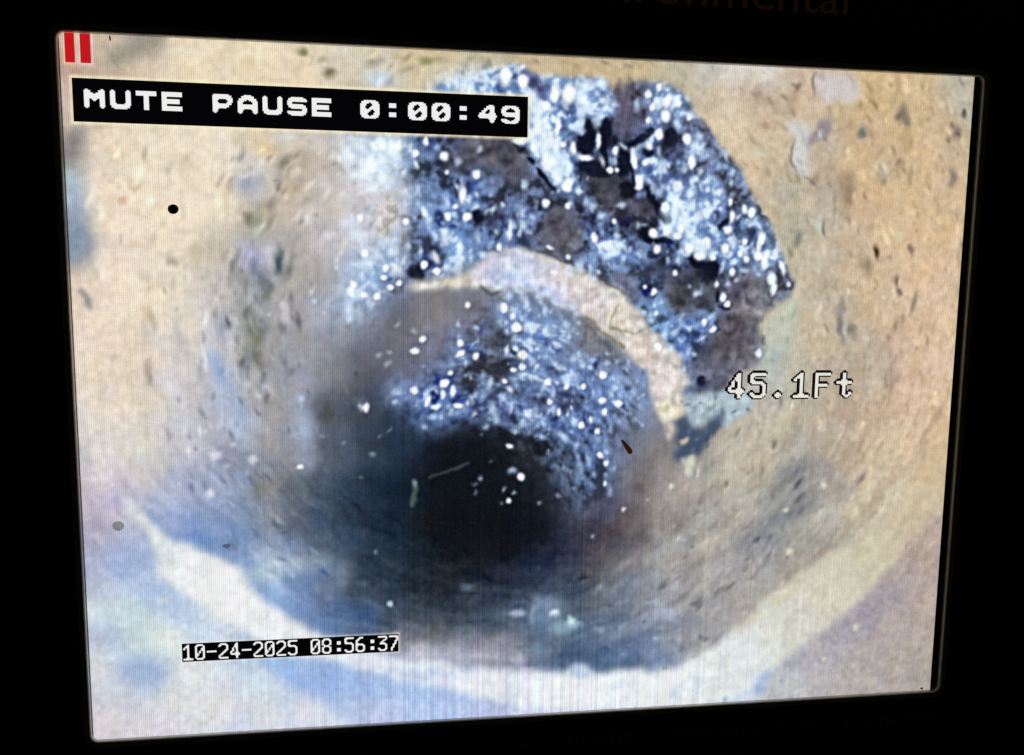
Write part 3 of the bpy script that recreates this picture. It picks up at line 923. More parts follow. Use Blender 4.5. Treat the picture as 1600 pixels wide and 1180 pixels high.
STROKES = [
 ((86,118,176),0.8,4.05,2.7,[(41.4,318.5),(50.9,329.6),(60.6,339.5),(71.7,345.9)]),
 ((120,150,196),0.6,6.3,4.05,[(71.7,343.5),(94.2,350.3),(111.2,357.1)]),
 ((96,130,186),0.6,7.2,4.5,[(113.5,372.5),(127.1,382.9),(142.2,393.6),(162.0,407.1)]),
 ((190,202,220),0.0,7.2,4.5,[(121.3,332.9),(143.1,343.4),(162.7,357.7)]),
 ((186,204,220),0.0,9.0,5.4,[(113.8,357.7),(131.1,358.3),(148.7,354.0),(169.8,359.7)]),
 ((56,66,78),0.0,4.5,3.6,[(135.3,326.0),(152.5,340.0),(169.9,354.2)]),
 ((70,98,150),0.5,6.3,3.6,[(136.7,369.7),(157.9,365.5)]),
 ((166,142,116),0.55,3.15,2.25,[(590.9,235.5),(583.8,253.7),(557.9,282.3),(542.4,299.1)]),
 ((172,148,120),0.5,2.7,2.25,[(619.1,275.3),(606.4,296.4),(587.8,312.1),(574.8,329.2),(556.5,348.8),(538.0,367.1)]),
 ((150,132,112),0.6,3.15,2.25,[(543.2,359.7),(520.5,376.5),(504.6,389.4),(487.4,402.2)]),
 ((150,124,100),0.5,2.25,1.8,[(629.9,250.2),(617.7,275.3)]),
 ((214,196,160),0.5,4.05,2.7,[(559.4,306.1),(585.7,281.4),(603.8,259.2)]),
 ((110,116,124),0.6,9.9,5.4,[(477.0,354.3),(492.7,342.9),(511.3,332.8),(524.5,323.9)]),
 ((190,186,170),0.5,5.4,3.6,[(500.9,343.1),(525.3,337.2),(547.1,332.5)]),
 ((120,122,124),0.6,6.3,4.05,[(501.8,307.5),(514.9,297.2),(526.9,292.2)]),
 ((140,140,140),0.5,6.3,4.05,[(497.1,320.5),(515.7,313.0),(539.2,292.5)]),
 ((160,156,152),0.4,9.0,5.4,[(484.1,333.4),(503.7,318.0)]),
 ((196,186,164),0.5,4.5,3.15,[(483.1,312.3),(501.0,291.7),(521.6,271.2)]),
 ((206,194,168),0.5,4.5,3.15,[(486.6,273.3),(502.0,258.0),(513.3,242.7)]),
 ((96,108,132),0.5,6.3,4.05,[(359.8,432.5),(385.8,425.8),(412.1,419.1),(437.3,412.2)]),
 ((168,172,182),0.5,4.5,3.6,[(370.0,422.4),(390.8,415.4),(411.6,404.3)]),
 ((150,150,158),0.4,5.4,4.05,[(402.0,434.7),(431.0,425.4),(457.4,410.4)]),
 ((110,110,120),0.4,5.4,4.05,[(377.2,398.8),(403.2,389.3),(429.3,377.1)]),
 ((180,176,172),0.4,4.5,3.6,[(416.3,387.2),(449.0,369.9)]),
 ((176,166,170),0.5,2.7,1.8,[(375.2,371.1),(385.4,363.6)]),
 ((60,80,104),0.7,8.1,4.5,[(341.6,431.6),(359.9,439.2),(378.4,444.2),(394.3,445.1)]),
 ((76,90,110),0.5,8.1,4.5,[(302.9,413.9),(325.9,420.2),(349.1,420.0)]),
 ((104,128,166),0.5,6.3,3.6,[(370.4,439.8),(386.2,437.9)]),
 ((186,196,198),0.5,3.6,2.7,[(399.8,363.6),(425.5,347.4),(447.4,329.7),(473.2,309.4)]),
 ((188,176,156),0.5,4.5,3.6,[(435.3,360.9),(454.7,345.7),(480.7,325.4)]),
 ((130,118,112),0.4,4.5,3.6,[(409.3,333.9),(433.7,318.9),(453.1,306.4)]),
 ((200,184,158),0.4,4.5,3.6,[(437.4,311.2),(456.6,294.8),(478.2,273.2)]),
 ((150,140,126),0.4,4.05,3.15,[(450.1,329.8),(466.8,314.5),(487.8,304.5)]),
 ((206,194,176),0.45,3.6,2.7,[(441.8,355.8),(458.7,345.8)]),
 ((170,188,220),0.6,7.2,4.05,[(144.9,239.6),(146.9,257.5),(151.2,274.3),(151.1,282.7)]),
 ((150,176,214),0.6,5.4,4.05,[(85.9,208.6),(92.3,217.8),(96.5,227.1),(96.6,222.9),(102.8,241.6),(107.1,248.7)]),
 ((176,196,222),0.5,6.3,4.5,[(90.5,241.5),(102.4,256.9),(113.3,268.9)]),
 ((200,204,216),0.5,6.3,4.5,[(54.8,222.8),(67.3,241.3),(77.5,267.2)]),
 ((204,206,218),0.5,5.4,4.05,[(49.4,192.6),(59.7,206.3),(65.6,227.0)]),
 ((176,174,176),0.45,6.3,4.5,[(65.5,194.8),(73.8,210.9),(81.0,227.0)]),
 ((212,214,226),0.5,4.5,3.6,[(80.5,169.8),(85.6,183.4),(88.3,201.7)]),
 ((206,196,170),0.45,5.4,4.05,[(39.5,252.7),(46.5,270.2),(54.8,283.3)]),
 ((196,188,168),0.45,5.4,4.05,[(24.8,266.4),(35.1,282.9),(45.5,297.3)]),
 ((150,162,194),0.5,8.1,5.4,[(67.8,290.6),(81.8,310.0),(89.2,324.7)]),
 ((132,126,112),0.75,7.2,4.05,[(34.2,14.8),(43.7,9.1),(54.4,2.3),(58.6,0.0)]),
 ((206,212,224),0.6,5.4,3.6,[(112.0,432.5),(129.4,446.2),(150.5,461.5),(178.0,477.5)]),
 ((130,160,214),0.5,8.1,4.5,[(129.6,436.0),(150.6,451.2),(168.5,463.9),(185.3,475.4)]),
 ((78,88,96),0.6,1.57,1.12,[(235.8,295.6),(246.7,291.9),(263.6,285.4)]),
 ((86,100,92),0.8,2.7,1.8,[(225.6,297.6),(225.3,306.2),(224.0,315.5)]),
 ((140,128,100),0.6,1.35,1.35,[(371.2,170.9),(367.0,179.5),(366.0,188.0),(376.7,189.2),(385.6,191.6),(393.0,187.9)]),
 ((122,108,80),0.7,1.35,1.35,[(349.0,180.2),(359.1,189.2),(369.3,196.5),(377.0,202.0)]),
 ((90,84,80),0.7,1.35,0.9,[(360.7,151.1),(365.8,156.5),(375.9,162.4)]),
 ((70,66,76),0.7,1.35,0.9,[(312.6,133.4),(324.8,136.1),(333.4,140.2),(338.3,142.5)]),
 ((70,74,80),0.6,1.8,1.12,[(272.5,158.7),(279.7,164.5),(286.9,160.9)])]
N_WALL = 47
RIM = [
 ((228,229,229),2.7,[(21.3,297.9),(29.8,304.6),(39.2,317.3),(49.9,327.1),(60.7,338.3),(77.3,346.1),(94.1,352.8),(105.4,359.9),(113.3,379.9),(124.7,387.8),(136.2,395.9),(153.7,406.8),(161.9,413.5),(185.8,423.0),(213.7,428.9),(232.1,434.4),(254.4,438.9),(263.2,443.3),(275.8,444.0),(294.7,444.4),(307.1,447.0),(332.9,449.8),(343.1,445.0),(354.8,444.3),(360.2,450.0),(368.0,448.4),(378.6,451.0),(398.4,450.0),(405.3,455.2),(411.9,452.8),(418.4,449.1),(426.6,450.9),(431.7,443.7),(442.4,440.9),(458.3,432.1),(471.5,420.5),(484.7,411.6),(487.5,403.6),(500.7,393.3),(514.0,384.4),(540.9,367.8),(557.1,359.7),(573.3,349.4),(583.9,338.9),(601.3,323.1),(615.4,301.9),(623.5,278.0),(636.2,256.9),(639.0,275.6),(637.6,294.3),(636.8,321.3),(623.9,340.0),(608.2,361.4),(604.5,370.0),(591.3,384.6),(571.1,403.1),(544.2,425.4),(517.2,444.8),(503.8,455.1),(490.3,464.1),(489.9,464.0),(479.3,473.1),(465.7,477.9),(446.4,475.3),(433.0,478.7),(406.0,478.4),(366.1,478.7),(326.8,476.9),(303.6,473.5),(288.2,467.2),(282.3,468.2),(269.6,462.1),(244.5,454.1),(213.6,448.4),(195.3,440.9),(177.2,434.7),(159.3,429.3),(141.6,425.8),(112.5,412.3),(104.3,404.4),(92.9,398.9),(81.6,392.1),(70.6,380.6),(59.5,371.5),(47.5,362.5),(46.8,352.8),(47.0,346.3),(38.8,329.2),(27.1,316.9),(24.3,306.2)])]
RING = [
 ((216,210,200),1.8,[(219.5,160.4),(227.7,155.7),(244.1,152.6),(261.8,149.4),(272.4,143.4),(279.5,135.1),(291.4,133.1),(285.0,133.8),(303.0,132.9),(317.5,135.7),(333.4,139.6),(358.3,153.0),(373.4,162.4),(387.7,176.9),(396.8,187.9),(410.0,200.2),(420.6,210.1),(424.8,218.8),(427.1,228.9),(426.5,229.4),(422.8,236.9),(424.4,243.2),(419.5,250.7),(411.9,255.7),(417.3,262.1),(413.6,269.7),(410.2,263.3),(405.4,254.4),(402.5,244.3),(398.3,235.5),(394.0,219.2),(390.1,217.5),(382.3,208.8),(371.9,199.0),(359.2,190.5),(349.0,180.8),(334.0,172.4),(315.5,165.4),(292.5,159.7),(285.7,163.3),(277.3,158.6),(261.8,158.2),(244.1,160.2),(230.0,165.0)])]
RIMTINT = [
 ((514.4,391.2),20.9,6.3,-42,(206,192,160),0.5),
 ((480.8,415.5),15.6,5.2,-30,(214,200,168),0.6),
 ((32.9,310.0),9.6,7.8,40,(206,216,222),0.7),
 ((232.1,444.2),29.0,5.8,8,(184,200,228),0.6),
 ((349.7,449.4),10.1,7.0,30,(150,180,214),0.5),
 ((425.8,468.6),6.2,10.4,0,(176,198,222),0.4),
 ((443.3,464.1),5.2,12.5,10,(186,204,222),0.4),
 ((378.8,460.5),7.1,5.1,0,(196,212,226),0.5),
 ((523.7,409.3),21.1,5.3,-40,(196,190,172),0.4),
 ((604.1,343.5),15.9,4.2,-50,(186,172,148),0.4)]
RINGTINT = [
 ((288.7,143.2),24.9,18.1,0,(200,208,232),0.75),
 ((309.3,153.5),22.8,15.5,20,(196,208,236),0.75),
 ((331.4,165.2),15.7,7.4,30,(186,198,230),0.7),
 ((277.2,149.2),13.5,7.2,0,(222,212,212),0.6),
 ((361.2,169.8),16.8,10.3,40,(214,206,212),0.6),
 ((285.5,143.2),27.1,18.1,0,(206,200,214),0.6),
 ((299.6,146.6),22.7,13.6,0,(196,206,232),0.7),
 ((292.4,153.7),22.7,9.1,10,(186,200,236),0.7),
 ((325.1,153.4),18.4,13.8,30,(220,214,222),0.6),
 ((315.5,163.0),18.4,6.4,15,(170,186,224),0.7),
 ((342.5,163.9),18.5,11.6,40,(222,208,208),0.6),
 ((374.0,181.9),16.5,10.4,45,(226,212,194),0.7),
 ((393.5,203.9),16.7,11.9,45,(224,208,192),0.7),
 ((408.0,218.8),14.4,12.0,50,(208,198,196),0.7),
 ((405.9,230.5),14.5,14.5,0,(214,200,194),0.7),
 ((411.6,246.9),9.7,5.8,0,(216,206,176),0.8),
 ((412.3,267.1),4.9,12.2,0,(206,186,178),0.7),
 ((232.4,159.1),9.8,4.0,-10,(232,226,220),0.7),
 ((253.5,155.4),13.4,3.1,-5,(226,212,190),0.7)]
B = [
 (633.4,28.3,3.1,3.1,0,(90,84,80),0.9),
 (554.2,42.1,4.3,4.8,0,(92,108,110),0.85),
 (585.2,64.7,4.6,3.1,-20,(140,116,96),0.7),
 (593.3,73.7,2.8,7.7,0,(150,134,92),0.7),
 (572.8,70.6,7.7,9.0,0,(166,158,140),0.7),
 (573.3,77.9,3.1,3.1,0,(130,118,96),0.6),
 (502.3,14.3,3.2,4.2,30,(128,100,84),0.8),
 (598.3,9.7,2.0,4.6,10,(172,146,116),0.7),
 (578.0,10.0,3.3,13.9,0,(172,152,114),0.6),
 (605.1,31.8,4.4,3.3,0,(180,144,116),0.6),
 (568.5,56.7,2.3,3.6,0,(160,128,100),0.6),
 (513.9,9.1,1.5,9.9,0,(112,100,92),0.8),
 (499.3,55.9,1.5,7.5,15,(110,92,92),0.7),
 (499.2,65.5,2.0,7.5,-25,(110,92,92),0.7),
 (516.3,79.5,7.6,2.0,35,(120,106,100),0.6),
 (477.4,3.7,7.3,2.9,5,(216,208,196),0.7),
 (622.1,6.9,14.1,7.7,0,(176,172,152),0.5),
 (478.0,42.4,3.0,3.7,0,(164,130,108),0.6),
 (482.7,32.8,2.5,7.4,-30,(212,196,160),0.6),
 (473.1,19.0,4.9,7.3,0,(170,146,124),0.6),
 (476.4,61.4,6.2,3.7,0,(208,202,180),0.5),
 (508.0,24.7,7.4,4.9,0,(206,186,158),0.5),
 (551.6,53.0,5.1,3.8,0,(206,178,136),0.5),
 (522.2,45.6,3.5,4.2,0,(215,218,220),0.9),
 (570.3,130.2,2.9,6.5,0,(54,36,12),0.97),
 (561.2,139.3,5.7,11.7,-15,(148,130,102),0.75),
 (598.5,128.1,2.9,5.2,-15,(128,106,86),0.85),
 (586.3,118.9,4.7,9.1,0,(206,194,158),0.75),
 (587.6,151.5,2.4,5.8,5,(108,92,88),0.9),
 (589.8,159.7,2.4,4.5,-10,(118,100,94),0.85),
 (603.5,167.9,2.4,10.6,5,(138,118,98),0.75),
 (543.7,173.4,4.4,7.8,-25,(146,136,138),0.7),
 (545.2,186.0,3.9,11.8,-10,(112,106,110),0.75),
 (554.1,188.5,3.9,7.9,-20,(118,118,108),0.75),
 (550.0,187.3,2.4,7.9,0,(184,184,176),0.7),
 (544.0,167.1,2.6,5.2,0,(130,126,116),0.5),
 (524.0,111.5,3.3,10.2,-15,(196,198,190),0.8),
 (527.7,113.8,1.5,7.7,-15,(92,108,102),0.8),
 (507.4,121.6,3.8,7.1,20,(116,122,118),0.8),
 (503.3,131.5,3.3,3.3,0,(150,140,110),0.6),
 (534.5,97.8,1.8,10.2,0,(142,122,104),0.6),
 (514.5,94.6,3.8,5.8,0,(214,196,160),0.8),
 (638.9,122.4,2.4,6.6,0,(110,100,104),0.85),
 (561.2,160.7,2.4,7.8,10,(176,148,104),0.6),
 (559.5,165.7,3.4,3.4,0,(226,204,168),0.7),
 (568.8,173.2,6.6,11.8,0,(186,158,124),0.5),
 (572.1,150.5,2.4,3.1,0,(176,142,106),0.5),
 (589.1,188.4,3.5,9.3,15,(168,144,118),0.6),
 (607.6,196.1,3.5,5.4,0,(230,200,156),0.6),
 (581.0,201.3,6.7,4.0,0,(166,150,128),0.5),
 (582.4,211.6,5.3,8.0,0,(190,178,164),0.6),
 (589.6,216.8,2.4,12.1,0,(158,140,124),0.5),
 (528.6,156.0,10.3,9.0,0,(170,156,132),0.5),
 (540.6,155.8,2.1,11.7,0,(166,148,116),0.5),
 (511.2,154.9,5.1,5.1,0,(224,206,174),0.6),
 (527.6,138.5,7.7,10.3,20,(196,190,176),0.5),
 (627.1,86.9,2.1,6.5,30,(190,160,116),0.6),
 (568.3,303.6,4.1,8.2,40,(122,108,104),0.85),
 (511.7,301.1,9.4,4.5,-25,(134,134,132),0.6),
 (504.5,306.2,6.7,2.9,-35,(122,118,106),0.6),
 (523.1,297.4,4.6,4.6,0,(176,178,176),0.6),
 (495.5,275.4,3.2,3.4,0,(130,116,92),0.8),
 (541.0,275.4,4.6,5.4,0,(160,142,110),0.5),
 (623.5,286.7,3.6,4.1,0,(148,124,116),0.75),
 (630.2,271.4,4.1,4.1,0,(168,138,118),0.65),
 (524.8,327.8,4.9,4.9,0,(134,128,128),0.5),
 (499.2,336.4,6.7,8.1,0,(116,118,124),0.5),
 (544.2,329.7,8.2,6.8,0,(182,186,176),0.75),
 (529.4,312.0,4.0,4.0,0,(150,132,124),0.5),
 (557.7,278.3,4.0,8.1,30,(160,136,108),0.4),
 (634.7,238.4,3.3,6.8,0,(226,196,152),0.5),
 (590.4,227.7,3.5,9.4,20,(150,130,112),0.6),
 (496.9,264.4,4.0,5.3,30,(206,198,172),0.5),
 (617.4,349.4,11.2,7.0,-40,(176,158,150),0.5),
 (560.6,236.6,9.3,5.3,-30,(186,160,132),0.4),
 (551.9,252.1,8.0,8.0,0,(180,150,124),0.4),
 (42.5,94.6,4.3,6.4,0,(206,172,140),0.5),
 (35.7,104.5,3.6,4.3,0,(206,172,140),0.5),
 (111.7,66.3,6.5,7.6,0,(196,178,150),0.6),
 (112.4,81.7,8.8,6.6,0,(206,200,190),0.6),
 (115.4,91.5,9.9,6.6,0,(166,174,188),0.8),
 (23.1,58.6,6.3,2.1,0,(196,172,150),0.5),
 (117.3,14.2,5.4,4.3,0,(204,178,138),0.5),
 (100.6,37.5,6.4,4.3,0,(226,200,150),0.4),
 (170.4,18.3,5.0,5.3,20,(118,108,82),0.9),
 (165.5,14.2,3.3,2.2,0,(190,184,170),0.6),
 (151.4,4.0,4.8,3.5,0,(150,138,106),0.75),
 (178.8,2.7,6.6,4.4,0,(206,202,190),0.7),
 (173.2,9.5,4.4,4.4,0,(196,190,176),0.6),
 (200.9,19.2,8.9,6.2,0,(190,208,222),0.85),
 (208.8,21.0,3.3,5.6,0,(140,150,160),0.6),
 (202.0,21.3,3.3,4.4,0,(222,234,240),0.8),
 (233.7,6.7,4.9,2.9,0,(132,130,80),0.8),
 (240.5,6.4,6.7,2.5,0,(150,144,104),0.5),
 (198.8,4.0,5.5,4.4,0,(188,166,120),0.5),
 (212.2,5.5,3.3,3.3,0,(182,160,110),0.5),
 (264.5,4.2,6.8,2.3,0,(160,150,120),0.5),
 (276.7,4.7,2.3,2.9,0,(130,130,110),0.6),
 (140.5,58.8,8.8,4.4,0,(214,216,216),0.6),
 (127.2,70.2,8.8,6.6,0,(222,190,136),0.6),
 (152.4,75.0,6.6,6.6,0,(160,148,134),0.5),
 (164.7,64.6,6.7,4.4,0,(206,196,192),0.5),
 (164.3,91.3,4.5,6.7,0,(216,212,212),0.7),
 (123.4,90.2,4.4,5.5,0,(166,164,160),0.6),
 (180.3,70.8,4.9,7.8,0,(216,222,234),0.8),
 (192.5,79.3,7.2,10.1,0,(228,238,242),0.9),
 (202.8,67.8,5.6,12.4,10,(206,226,238),0.8),
 (213.0,67.5,4.5,9.0,0,(190,216,234),0.7),
 (205.0,86.8,7.9,5.7,0,(196,212,228),0.6),
 (156.7,80.4,4.4,6.7,0,(190,170,160),0.5),
 (129.0,136.4,4.5,4.9,0,(200,200,216),0.5),
 (134.4,145.4,4.5,12.4,-5,(104,118,122),0.9),
 (125.1,161.4,5.0,13.5,12,(104,114,114),0.85),
 (122.8,166.0,4.5,6.8,0,(118,120,104),0.5),
 (129.7,155.6,3.4,4.5,0,(170,174,190),0.6),
 (155.0,114.4,4.5,4.0,0,(214,210,214),0.6),
 (168.3,125.5,4.5,3.8,0,(216,214,218),0.7),
 (182.0,118.4,9.1,9.1,0,(206,204,212),0.6),
 (186.4,125.1,5.7,4.6,0,(224,226,230),0.6),
 (214.0,97.2,9.1,6.8,0,(226,212,200),0.7),
 (204.7,122.5,6.9,5.7,0,(224,210,196),0.7),
 (196.8,107.9,4.5,4.5,0,(160,176,196),0.6),
 (144.2,95.6,11.1,6.7,0,(196,174,140),0.6),
 (125.2,108.4,6.6,6.6,0,(166,150,126),0.6),
 (121.6,120.8,3.8,3.8,0,(214,206,180),0.7),
 (145.5,146.3,6.8,13.6,0,(172,164,152),0.5),
 (163.4,155.3,11.4,13.7,0,(160,154,152),0.4),
 (147.0,188.8,4.6,16.0,0,(160,150,136),0.4),
 (163.0,183.0,6.9,6.9,0,(176,174,184),0.5),
 (281.5,95.5,7.0,7.0,0,(72,76,98),0.5),
 (23.1,308.5,5.7,5.7,0,(160,160,196),0.6),
 (105.9,293.8,8.2,7.0,0,(120,140,186),0.4),
 (98.9,303.3,4.7,4.7,0,(156,172,206),0.5),
 (87.4,310.2,7.0,7.0,0,(140,158,200),0.5),
 (116.0,301.2,7.0,9.4,0,(96,106,112),0.5),
 (8.7,170.4,3.9,8.7,-15,(136,140,136),0.85),
 (65.2,143.0,6.6,4.4,30,(150,144,124),0.6),
 (63.8,150.8,4.0,4.0,0,(222,214,196),0.85),
 (115.9,115.3,5.5,5.5,0,(112,110,94),0.85),
 (121.3,121.9,4.4,5.6,0,(206,204,190),0.7),
 (111.1,134.4,6.7,5.6,0,(182,182,200),0.5),
 (122.7,155.7,5.2,10.1,-8,(108,118,128),0.85),
 (115.2,190.1,6.8,12.5,-8,(126,126,118),0.8),
 (117.3,197.0,3.9,5.7,0,(112,112,84),0.75),
 (94.3,186.7,4.0,10.1,-10,(116,126,138),0.75),
 (92.4,215.5,5.7,13.6,-18,(132,156,192),0.5),
 (112.6,208.6,4.6,11.4,-8,(102,114,124),0.75),
 (104.3,143.5,5.6,11.1,0,(160,154,140),0.5),
 (79.4,136.1,4.4,6.6,0,(176,164,138),0.5),
 (68.8,194.8,4.5,13.4,-20,(160,158,166),0.5),
 (34.6,106.1,3.9,4.7,0,(206,172,140),0.6),
 (42.3,97.2,4.3,3.2,0,(206,172,140),0.5),
 (45.6,179.1,5.5,6.6,0,(196,176,134),0.5),
 (48.3,163.3,6.6,4.4,0,(196,178,150),0.4),
 (39.8,134.5,6.5,5.4,0,(206,184,154),0.4),
 (123.6,231.2,4.6,6.9,0,(190,184,184),0.5),
 (127.7,247.8,8.1,6.9,0,(166,164,172),0.4),
 (165.5,248.1,7.0,9.4,0,(66,66,64),0.6),
 (187.6,242.4,5.9,5.9,0,(116,134,152),0.5),
 (268.4,257.8,7.3,6.1,0,(20,22,30),0.6),
 (244.3,273.4,14.6,7.3,-25,(20,22,30),0.6),
 (196.7,269.0,11.9,7.2,0,(44,48,52),0.4),
 (173.2,278.3,14.2,11.9,0,(74,82,96),0.3),
 (119.1,279.7,5.8,9.3,0,(146,146,152),0.5),
 (118.6,301.3,5.9,7.0,0,(130,126,120),0.5),
 (232.2,328.8,14.7,12.3,0,(22,24,22),0.5),
 (274.9,330.0,24.9,17.5,0,(20,18,24),0.5),
 (281.3,349.2,17.6,11.3,0,(28,28,30),0.5),
 (290.1,240.8,9.8,7.3,0,(60,80,130),0.4),
 (188.7,371.7,6.1,3.7,0,(96,110,124),0.5),
 (164.7,383.3,7.3,3.7,0,(126,130,152),0.4),
 (241.9,380.1,5.0,5.0,0,(66,72,76),0.4),
 (244.4,372.6,25.0,10.0,0,(34,38,44),0.5),
 (264.1,379.7,6.3,3.8,0,(92,108,122),0.8),
 (300.6,400.7,10.3,4.6,0,(120,132,156),0.85),
 (302.3,434.9,7.8,6.5,0,(170,170,188),0.8),
 (279.5,438.9,12.9,5.2,0,(136,140,152),0.6),
 (264.3,410.7,5.1,3.8,0,(84,104,110),0.6),
 (226.0,412.8,10.1,5.0,0,(84,92,106),0.5),
 (281.8,410.2,12.8,7.7,0,(56,66,86),0.5),
 (322.9,395.1,14.2,9.0,0,(122,142,166),0.85),
 (312.9,402.5,3.9,9.0,0,(150,176,196),0.7),
 (325.6,404.4,13.0,6.5,0,(110,140,164),0.6),
 (337.3,412.9,11.7,6.5,0,(150,182,206),0.85),
 (327.5,401.2,3.9,3.9,0,(220,234,240),0.95),
 (342.4,408.5,4.2,5.7,-20,(206,230,236),0.95),
 (347.7,413.3,4.7,3.1,0,(176,206,226),0.8),
 (299.5,400.6,5.6,4.4,0,(170,176,196),0.8),
 (301.9,437.5,7.8,7.8,0,(172,172,190),0.8),
 (295.5,431.9,7.8,5.2,0,(150,150,162),0.6),
 (317.1,430.3,7.8,7.8,0,(116,142,160),0.7),
 (363.3,416.7,4.7,3.9,0,(136,156,180),0.7),
 (415.0,405.8,7.5,6.7,0,(170,184,206),0.85),
 (421.6,385.4,3.5,3.2,0,(166,186,200),0.8),
 (363.8,381.1,3.1,3.1,0,(136,156,150),0.8),
 (308.4,447.1,7.8,3.9,0,(206,206,222),0.6),
 (328.9,448.2,9.2,2.6,0,(104,116,156),0.6),
 (412.3,424.4,6.7,4.0,0,(160,162,178),0.6),
 (380.9,439.0,8.0,3.5,0,(110,136,168),0.6),
 (403.9,413.3,16.0,8.0,-20,(112,120,140),0.4),
 (356.2,390.0,7.8,5.2,0,(64,74,90),0.4),
 (292.3,369.3,10.2,7.6,0,(40,44,60),0.4),
 (417.1,449.7,1.4,1.1,0,(50,56,64),0.7),
 (438.4,442.0,2.7,1.1,-20,(60,68,80),0.7),
 (466.4,477.2,2.5,2.5,0,(90,130,210),0.8),
 (518.1,434.4,2.5,3.6,15,(160,146,128),0.7),
 (498.2,398.6,8.2,5.5,-30,(206,190,156),0.5),
 (507.9,399.0,3.3,3.3,0,(166,152,130),0.4),
 (614.8,413.3,8.5,5.7,0,(164,154,148),0.4),
 (601.8,433.7,8.6,5.7,0,(166,156,166),0.4),
 (498.4,459.0,9.7,5.6,-30,(150,176,222),0.8),
 (493.4,469.8,8.3,7.0,0,(150,172,220),0.7),
 (515.9,446.1,2.8,5.6,0,(150,160,196),0.5),
 (630.8,414.0,8.6,8.6,0,(196,178,158),0.4),
 (589.7,469.7,8.6,8.6,0,(190,184,166),0.4),
 (539.5,466.9,8.5,4.2,0,(196,188,180),0.4),
 (598.4,468.8,5.7,5.7,0,(172,174,186),0.4),
 (633.5,469.3,7.3,7.3,0,(184,172,158),0.4),
 (396.6,346.5,10.4,7.8,0,(74,66,74),0.4),
 (391.5,307.6,7.7,5.2,-30,(86,76,84),0.5),
 (426.5,300.6,6.5,5.2,0,(166,150,150),0.4),
 (458.3,304.5,2.4,3.4,20,(116,108,88),0.8),
 (472.5,293.8,3.4,4.5,0,(166,148,116),0.6),
 (467.0,258.9,3.1,3.1,0,(196,180,140),0.6),
 (409.6,247.5,2.0,2.0,0,(96,90,66),0.8),
 (406.7,256.9,2.6,5.1,20,(120,106,98),0.7),
 (444.3,353.3,5.3,2.1,-30,(226,214,192),0.5),
 (395.7,358.2,6.5,3.4,-35,(120,116,126),0.4),
 (406.0,313.0,5.2,2.1,-40,(140,126,130),0.4)]
